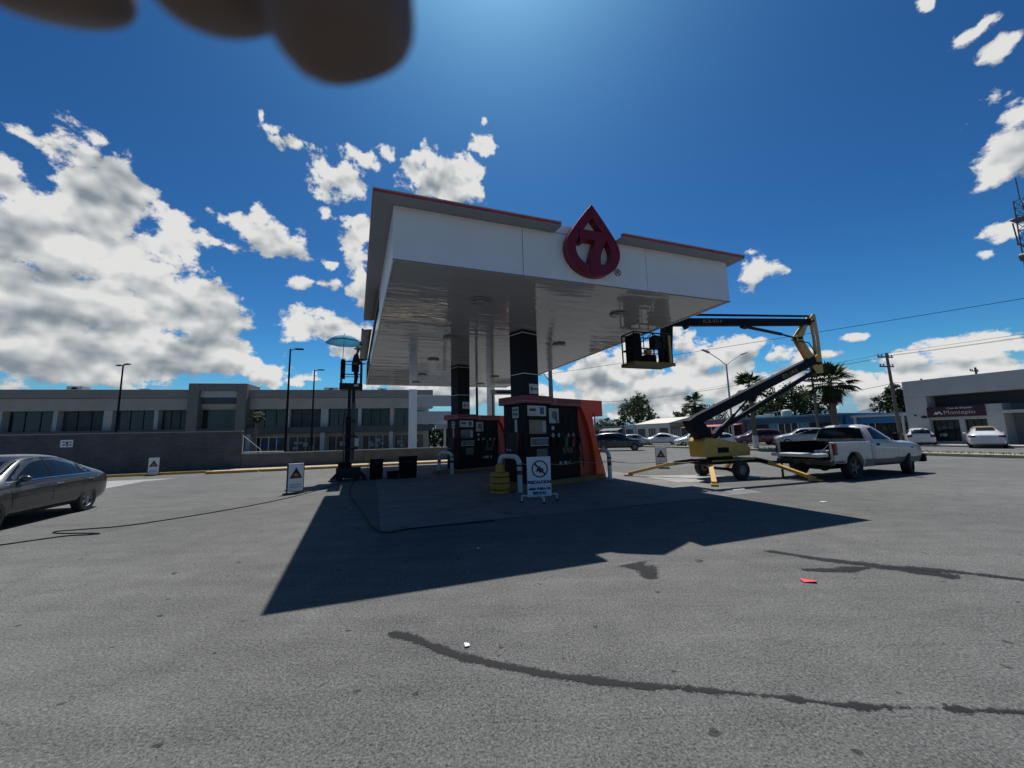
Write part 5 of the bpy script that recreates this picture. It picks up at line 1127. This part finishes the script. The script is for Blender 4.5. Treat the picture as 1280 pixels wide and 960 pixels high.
# lattice radio mast far right
t = thing('radio_mast', (65.7, 46, 0), rad(20), 'steel lattice radio mast at the far right above the pawn shop roof', 'radio mast')
lt = MB(); H_ = 30
for i in range(3):
    a = i * math.tau / 3; lt.tube([(1.1 * math.cos(a), 1.1 * math.sin(a), 0), (.55 * math.cos(a), .55 * math.sin(a), H_)], .07, 6)
nlev = 30
for q in range(nlev):
    for i in range(3):
        a, b2 = i * math.tau / 3, (i + 1) * math.tau / 3; z0, z1 = H_ * q / nlev, H_ * (q + 1) / nlev; r0, r1 = 1.1 - .55 * q / nlev, 1.1 - .55 * (q + 1) / nlev
        lt.tube([(r0 * math.cos(a), r0 * math.sin(a), z0), (r1 * math.cos(b2), r1 * math.sin(b2), z1)], .035, 5, False); lt.tube([(r1 * math.cos(a), r1 * math.sin(a), z1), (r1 * math.cos(b2), r1 * math.sin(b2), z1)], .03, 5, False)
lt.build('lattice', mat('mast_steel', (.10, .09, .09), .6), t)
ms_ = mat('mast_steel', (.10, .09, .09), .6)
MB().beam((-3.2, 0, 23.5), (1.5, 0, 23.5), .15, .15).build('antenna_arm', ms_, t); MB().tube([(-3.0, 0, 23.5), (-3.4, 0, 26.2)], .07, 6).build('antenna', ms_, t); MB().tube([(0, 0, 30), (0, 0, 33)], .06, 6).build('antenna', ms_, t)
MB().cyl((-1.4, 0, 22.2), (-1.4, .5, 22.2), .5).build('dish', ms_, t); MB().box(-.9, .9, -.9, .9, 27.4, 27.5).build('mast_platform', ms_, t)
MB().beam((-1, 0, 16), (.9, 0, 16), .12, .12).build('antenna_arm', ms_, t); MB().tube([(-1.1, 0, 16), (-1.2, 0, 18.2)], .06, 6).build('antenna', ms_, t)
def wire(p0, p1, sag, r, label):
    p0 = Vector(p0); p1 = Vector(p1); pts = []
    for i in range(25):
        u = i / 24; p = p0.lerp(p1, u); p.z -= sag * 4 * u * (1 - u); pts.append(p)
    tag(MB().tube(pts, r, 5).build('power_line', black_matte), label, 'power line', 'power lines over the avenue')
def pole_top(s, off, h, x=0): return gl(FF, off, s, h) + E1 * x
wire((56, 30.1, 13.7), (-2, 65.8, 11.0), .25, .028, 'lone power line sagging behind the boom lift knuckle')
for x, z in ((-1.0, 7.75), (.45, 7.72), (1.0, 7.74)):
    lb_ = {-1.0: 'road-side upper power line', .45: 'middle upper power line', 1.0: 'shop-side upper power line'}[x]
    a = pole_top(-1.4, 3.2, z + .2, x); b_ = pole_top(5.2, 3.4, z + .15, x); wire(b_, a, .1, .012, lb_ + ', short span between the two near poles'); wire(a, pole_top(-48, 3.2, z + .8, x), .6, .012, lb_ + ', long span running right past the pawn shop')
    wire(b_, pole_top(47, 3.0, 8.0, x * .9), .8, .014, lb_ + ', long span running left towards the tall tree')
wire(pole_top(-1.4, 3.2, 5.4), pole_top(5.2, 3.4, 5.2), .25, .02, 'low slack cable between the two utility poles')
wire(pole_top(-1.4, 3.2, 5.5), gl(FAC, 22, 3.2, 7), .5, .015, 'thin drop cable from the pole to behind the pawn shop')

# ------------------------------------------------ trees
def crown(lumps, n, leaf, m, seed):
    rr = random.Random(seed); b = MB()
    tot = sum(r ** 2 for *_, r in lumps)
    for cx, cy, cz, r in lumps:
        k = int(n * r * r / tot); cl = max(3, k // 22)
        for c in range(cl):
            while True:
                v = Vector((rr.uniform(-1, 1), rr.uniform(-1, 1), rr.uniform(-1, 1)))
                if .35 < v.length < 1: break
            c0 = Vector((cx, cy, cz)) + v * r * rr.uniform(.75, 1.12); cr = r * rr.uniform(.14, .3)
            for q in range(k // cl):
                p = c0 + Vector((rr.gauss(0, 1), rr.gauss(0, 1), rr.gauss(0, .8))) * cr * .6; s = leaf * rr.uniform(.6, 1.4)
                u = Vector((rr.gauss(0, 1), rr.gauss(0, 1), rr.gauss(0, 1))).normalized(); w = u.orthogonal().normalized(); w = (w * math.cos(q) + u.cross(w) * math.sin(q)); w2 = u.cross(w)
                b.add([p - w * s, p + w2 * s * .45, p + w * s, p - w2 * s * .45], [(0, 1, 2, 3)])
    return b
def tree(loc, lumps, trunk_h, r, label, m, n=3500, leaf=.16, seed=1, group=None):
    t = thing('tree', loc, 0, label, 'tree', group)
    b = MB().tube([(0, 0, -.1), (.05, 0, trunk_h * .5), (-.04, .05, trunk_h)], [r, r * .8, r * .65], 10)
    for cx, cy, cz, lr in lumps: b.tube([(-.04, .05, trunk_h * .92), (cx * .45, cy * .45, trunk_h + (cz - trunk_h) * .55), (cx * .95, cy * .95, cz + lr * .2)], [r * .5, r * .3, r * .1], 6)
    b.build('trunk', bark, t, smooth=50); crown(lumps, n, leaf, m, seed).build('crown', m, t); return t
TG = 'broadleaf trees behind the avenue'
tree(gl(FAC, 6, 44), [(0, 0, 6, 2.4), (2.0, 1, 5.2, 2.0), (-2.2, -1, 5.4, 2.1), (.6, 0, 7.9, 1.6), (-1.2, 1, 7.2, 1.5), (2.9, 0, 3.9, 1.3), (-3.2, .5, 3.8, 1.4)], 3.2, .35, 'tall grey-green tree right of the red fin, behind the black SUV', green_leaf, 6500, .2, 1)
tree(gl(FAC, 4, 53), [(0, 0, 3.2, 1.8), (1.8, 0, 2.8, 1.5), (-1.6, 1, 2.6, 1.5)], 1.6, .2, 'low bushy tree half hidden by the red fin', green_leaf, 3000, .18, 2)
tree(gl(FAC, 8, 33), [(0, 0, 4.2, 1.6), (1.8, 0, 3.8, 1.3), (-1.8, 0, 4.0, 1.2)], 2.2, .22, 'small round tree behind the white house', dark_leaf, 2500, .18, 3)
tree(gl(FAC, 9, 15.5), [(0, 0, 5.2, 2.2), (2.4, .5, 4.9, 1.9), (-2.4, .2, 5.0, 2.0), (.4, 0, 6.5, 1.5), (3.6, 0, 4.0, 1.4), (-3.6, 0, 4.0, 1.4)], 2.6, .35, 'broad dark tree rising behind the teal shop roof', dark_leaf, 6500, .18, 4)
tree(gl(FAC, 9, 20.5), [(0, 0, 4.4, 1.5), (1.5, 0, 4.1, 1.2), (-1.4, 0, 4.2, 1.2)], 2.2, .22, 'dark tree behind the red awning shop', dark_leaf, 2500, .18, 9)
tree(gl(FAC, 8, 4.2), [(0, 0, 4.3, 1.5), (1.4, .3, 4.1, 1.2), (-1.3, 0, 4.0, 1.2), (.1, 0, 5.2, .9)], 2.4, .25, 'dark tree behind the bright blue shop and leaning pole', dark_leaf, 3500, .15, 5)
tree(gl(FAC, 2.2, 1.7), [(0, 0, 1.9, .9), (.8, -.3, 1.5, .8), (-.7, .3, 1.6, .8), (0, 0, 2.7, .6)], .9, .12, 'light green shrub tree under the carport beside the pawn shop', mat('light_leaf', (.10, .13, .045), .6, var=.4), 2500, .1, 6)
tree((24.6, 52.0, 0), [(0, 0, 2.4, .9), (.6, 0, 2.0, .7), (-.6, 0, 2.1, .7)], 1.2, .1, 'thin young street tree in front of the white house', dark_leaf, 1500, .13, 7)
for i, (px_, py_, r_, l_) in enumerate(((-12.6, 62, 2.6, 'rounded tree seen under the totem sign panels'), (-9.0, 66, 3.0, 'rounded tree left of the rear dispenser, partly hidden by it'), (1.5, 90, 3.6, 'far tree mass between the two dispensers'), (44, 86, 4.0, 'far tree beyond the white house roof'))):
    tree((px_, py_, 0), [(0, 0, r_ * .9, r_), (r_ * .8, 0, r_ * .7, r_ * .7), (-r_ * .8, 0, r_ * .75, r_ * .75)], r_ * .5, .3, l_, dark_leaf, 3000, .24, 20 + i)
def palm(loc, h, label, seed, skirt=.0, painted=0, cr=1.0, nf=34):
    t = thing('palm_tree', loc, 0, label, 'palm tree', 'fan palms on the median'); rr = random.Random(seed)
    tr_ = MB(); n = 22
    tr_.tube([(.03 * math.sin(i * .5), 0, -.1 + (h + .1) * i / n) for i in range(n + 1)], [(.19 - .05 * i / n) * (1.06 if i % 2 else .97) for i in range(n + 1)], 12)
    tr_.build('trunk', bark, t, smooth=50)
    if painted: MB().tube([(0, 0, 0), (0, 0, painted)], [.215, .2], 16).build('painted_trunk_base', dull_white, t, smooth=50)
    b = MB(); dry = MB()
    def frond(mb, elv, a, ln, fan):
        d = Vector((math.cos(a) * math.cos(elv), math.sin(a) * math.cos(elv), math.sin(elv)))
        o = Vector((0, 0, h - .05)); side = Vector((-math.sin(a), math.cos(a), 0)); upv = d.cross(side) * -1
        tip = o + d * ln * .5 + Vector((0, 0, -.04)); w = .018
        mb.add([o - side * w, o + side * w, tip + side * w, tip - side * w], [(0, 1, 2, 3)])
        nl = 15
        for q in range(nl):
            th = rad(-78 + 156 * q / (nl - 1)); dd = (d * math.cos(th) + side * math.sin(th)); L_ = fan * (1 - .25 * abs(th)) * rr.uniform(.9, 1.1)
            mid = tip + dd * L_ * .6 + Vector((0, 0, -.02)); e = tip + dd * L_ + Vector((0, 0, -.20 * L_ - .12 * abs(math.sin(th)) * L_))
            nrm = Vector((-dd.y, dd.x, .2)).normalized() * .045 * (fan / .7)
            mb.add([tip, mid - nrm, e, mid + nrm], [(0, 1, 2, 3)])
    for i in range(nf): frond(b, rad(rr.uniform(-38, 80)), i * 2.399 + rr.uniform(-.2, .2), cr * rr.uniform(.9, 1.2), cr * rr.uniform(.62, .8))
    b.build('crown', palm_leaf, t)
    for i in range(int(10 + 40 * skirt)): frond(dry, rad(rr.uniform(-88, -62)), i * 2.399, cr * rr.uniform(.5, .8 + .4 * skirt), cr * .5)
    dry.build('dead_frond_skirt', dry_leaf if skirt < .5 else mat('dark_dry_leaf', (.06, .05, .035), .9, var=.4), t); return t
palm(med(17.4), 4.3, 'shortest fan palm, farthest along the median, left of the lower boom', 3, .1, cr=1.15)
palm(med(11.5), 5.2, 'fan palm with white painted trunk base behind the lower boom', 5, .8, 1.15, cr=1.3, nf=40)
palm(med(5.6), 4.75, 'fan palm with thick dark skirt right of the boom knuckle', 8, 1.0, 1.1, cr=1.45, nf=48)
palm(gl((-25.3, 38.0), 0, 0), 4.2, 'small pale palm in front of the shopping building windows', 12, .2, cr=.75, nf=22)

# ------------------------------------------------ small things on the ground
stm = stain_mat()
def stain(name, spine, w, seed, blobs, label):
    P = [Vector((*p, .004 + seed * .0003)) for p in spine]; pts = []
    for i in range(len(P) - 1):
        p0 = P[max(i - 1, 0)]; p1, p2 = P[i], P[i + 1]; p3 = P[min(i + 2, len(P) - 1)]
        for q in range(12):
            u = q / 12; pts.append(.5 * ((2 * p1) + (p2 - p0) * u + (2 * p0 - 5 * p1 + 4 * p2 - p3) * u * u + (3 * p1 - p0 - 3 * p2 + p3) * u ** 3))
    pts.append(P[-1]); N_ = len(pts); vs = []; core = []; K = 9
    for i, p in enumerate(pts):
        d = (pts[min(i + 1, N_ - 1)] - pts[max(i - 1, 0)]).normalized(); nn = Vector((-d.y, d.x, 0)); u = i / (N_ - 1); h = max(.012, w(u))
        for k in range(K):
            c = (k / (K - 1) - .5) * 2; vs.append(p + nn * c * (h * 1.7 + .06)); core.append((1.15 - abs(c) * 1.75) * min(1, u * 12 + .4, (1 - u) * 8 + .3) + (0 if w(u) > .006 else -.45))
    b = MB(); b.add(vs, [(i * K + k, i * K + k + 1, (i + 1) * K + k + 1, (i + 1) * K + k) for i in range(N_ - 1) for k in range(K - 1)])
    o = b.build(name, stm); at = o.data.attributes.new('core', 'FLOAT', 'POINT'); at.data.foreach_set('value', core); tag(o, label, 'stain', kind='stuff')
stain('wet_stain', [(-1.12, 3.56), (-.85, 3.42), (-.55, 3.22), (-.15, 3.04), (.28, 2.89), (.7, 2.79), (1.1, 2.72)], lambda u: .030 * (1 - .45 * u) * min(1, u * 14 + .5), 1, 140, 'dark wet trail curving across the near asphalt')
stain('wet_stain', [(1.0, 2.735), (1.55, 2.64), (1.96, 2.54), (2.4, 2.50), (2.9, 2.45), (3.5, 2.35)], lambda u: max(0, .013 * math.sin(u * 31) + .006 * math.sin(u * 77)), 2, 110, 'broken dark drips continuing the wet trail to the right')
stain('wet_stain', [(3.4, 5.55), (3.9, 5.1), (4.3, 4.85), (4.6, 4.62), (4.8, 4.42)], lambda u: .03 + .14 * u * (1 - .3 * u), 3, 120, 'branching wet stain on the right of the forecourt')
stain('wet_stain', [(4.35, 4.84), (4.9, 4.62), (5.5, 4.25), (6.1, 3.9)], lambda u: .05 * (1 - u) + .016, 4, 60, 'thin wet streak running out to the right edge')
stain('wet_stain', [(3.35, 4.78), (3.8, 4.74), (4.2, 4.82)], lambda u: .06 * math.sin(math.pi * u) + .007, 6, 40, 'short flat wet smear left of the branching stain')
stain('wet_stain', [(1.45, 5.15), (1.55, 4.9), (1.52, 4.6)], lambda u: .22 * (1 - u) + .03, 5, 120, 'ragged damp patch just outside the canopy shadow')
def hose_cable(pts, r, label):
    P = [Vector((*p, r)) for p in pts]; out = []
    for i in range(len(P) - 1):
        p0 = P[max(i - 1, 0)]; p1, p2 = P[i], P[i + 1]; p3 = P[min(i + 2, len(P) - 1)]
        for q in range(10):
            u = q / 10; out.append(.5 * ((2 * p1) + (p2 - p0) * u + (2 * p0 - 5 * p1 + 4 * p2 - p3) * u * u + (3 * p1 - p0 - 3 * p2 + p3) * u ** 3))
    out.append(P[-1]); tag(MB().tube(out, r, 6).build('cable', rubber, smooth=60), label, 'cable')
hose_cable([(-9.6, 6.1), (-8.79, 6.83), (-8.35, 7.35), (-7.95, 7.44), (-7.80, 7.5), (-8.0, 7.56), (-8.7, 7.62), (-8.95, 7.78), (-8.5, 7.95), (-7.87, 8.27), (-7.1, 9.6), (-6.63, 11.18), (-6.5, 13), (-6.7, 15.8)], .011, 'black cable looping over the asphalt from the mast lift past the grey saloon')
hose_cable([(-6.4, 15.7), (-5.0, 12.0), (-3.6, 9.3), (-2.45, 7.15), (-1.9, 7.3), (-1.2, 7.55), (-.4, 7.8)], .012, 'black cable lying along the slab edge in the canopy shade')
def scrap(x, y, pts, m, label, rz=0):
    b = MB(); n = len(pts); rr = random.Random(int(x * 100)); z = [rr.uniform(.006, .02) for _ in pts]
    b.add([(u, v, z[i] + .003) for i, (u, v) in enumerate(pts)] + [(u, v, z[i]) for i, (u, v) in enumerate(pts)], [tuple(range(n)), tuple(range(2 * n - 1, n - 1, -1))] + [(i, (i + 1) % n, n + (i + 1) % n, n + i) for i in range(n)])
    o = b.build('paper_scrap', m); o.location = (x, y, 0); o.rotation_euler = (0, 0, rz); tag(o, label, 'litter')
scrap(3.16, 4.43, [(-.07, -.03), (.05, -.06), (.09, .02), (.0, .05), (-.06, .05)], mat('red_plastic', (.65, .05, .05), .5), 'red scrap lying on the sunlit asphalt')
scrap(-.41, 3.3, [(-.02, -.025), (.02, -.02), (.025, .02), (-.015, .025)], white_paint, 'white paper scrap beside the curved wet trail', .4)
scrap(6.9, 8.9, [(-.08, -.04), (.08, -.03), (.07, .04), (-.07, .04)], white_paint, 'white scrap on the asphalt right of the canopy shadow tip', .2)
scrap(6.2, 11.0, [(-.2, -.05), (.2, -.06), (.22, .05), (-.18, .06)], white_paint, 'flat white board scrap near the boom lift', .3)
scrap(-.55, 5.95, [(-.02, -.02), (.02, -.02), (.02, .02), (-.02, .02)], white_paint, 'tiny white scrap inside the canopy shadow')
# loose grit and small stones
rr = random.Random(4); g = MB()
for i in range(2600):
    y = 1.6 + rr.random() ** 1.6 * 7; x = rr.uniform(-1.3, 1.3) * y; r = rr.uniform(.002, .006) * (1.6 if rr.random() < .06 else 1)
    g.add([(x + r * rr.uniform(.7, 1.3) * c, y + r * rr.uniform(.7, 1.3) * s, .0) for c, s in ((1, 0), (0, 1), (-1, 0), (0, -1))] + [(x, y, r * 1.1)], [(0, 1, 4), (1, 2, 4), (2, 3, 4), (3, 0, 4)])
tag(g.build('grit', mat('grit_grey', (.22, .215, .2), .9, var=.7, scale=40)), 'loose grit scattered over the near asphalt', 'grit', kind='stuff')

# ------------------------------------------------ photographer's hand reaching over the phone
def cp(px_, py_, dep): 
    v = Vector(((px_ - 640) / 481 * dep, (480 - py_) / 481 * dep, -dep)); return CAMM @ v
def cc(r_, u_, f_): return CAMM @ Vector((r_, u_, -f_))
base = cc(-.06, .07, -.09)
hd = thing('hand', base, 0, "photographer's hand with blurred fingertips hanging over the top of the view", 'hand')
P = []; E_ = []
def pt(v, r): P.append((tuple(v - base), r)); return len(P) - 1
wr = pt(cc(-.075, .045, -.13), (.026, .020)); pm = pt(cc(-.055, .075, -.085), (.032, .013)); E_.append((wr, pm))
fa = pt(cc(-.11, -.02, -.22), .034); E_.append((fa, wr)); fb_ = pt(cc(-.16, -.12, -.30), .042); E_.append((fb_, fa))
for tipx, tipy, kx in ((437, 58, -.030), (290, 0, -.045), (75, -8, -.062), (-150, -10, -.076)):
    k_ = pt(cc(kx, .086, -.045), .0105); q1 = pt(cc(kx + .004, .086, -.008), .0092)
    tipv = cp(tipx, tipy, .036); q2 = pt(cc(kx + .010, .064, .024), .0085); q3 = pt(tipv, .0075); q4 = pt(cp(tipx + 14, tipy + 38, .037), .0045)
    E_ += [(pm, k_), (k_, q1), (q1, q2), (q2, q3), (q3, q4)]
th = [pt(cc(-.03, .05, -.10), .014), pt(cc(-.006, .04, -.075), .012), pt(cc(.014, .03, -.05), .0095), pt(cc(.026, .022, -.032), .008)]
E_ += [(wr, th[0]), (th[0], th[1]), (th[1], th[2]), (th[2], th[3])]
skin('hand_skin', P, E_, mat('hand_skin_tone', (.13, .09, .075), .6, var=.15, scale=90), hd, 2)
cb_ = MB().tube([cc(-.15, -.10, -.285) - base, cc(-.24, -.32, -.44) - base], [.06, .07], 20).build('sleeve', navy_cloth, hd, smooth=50)
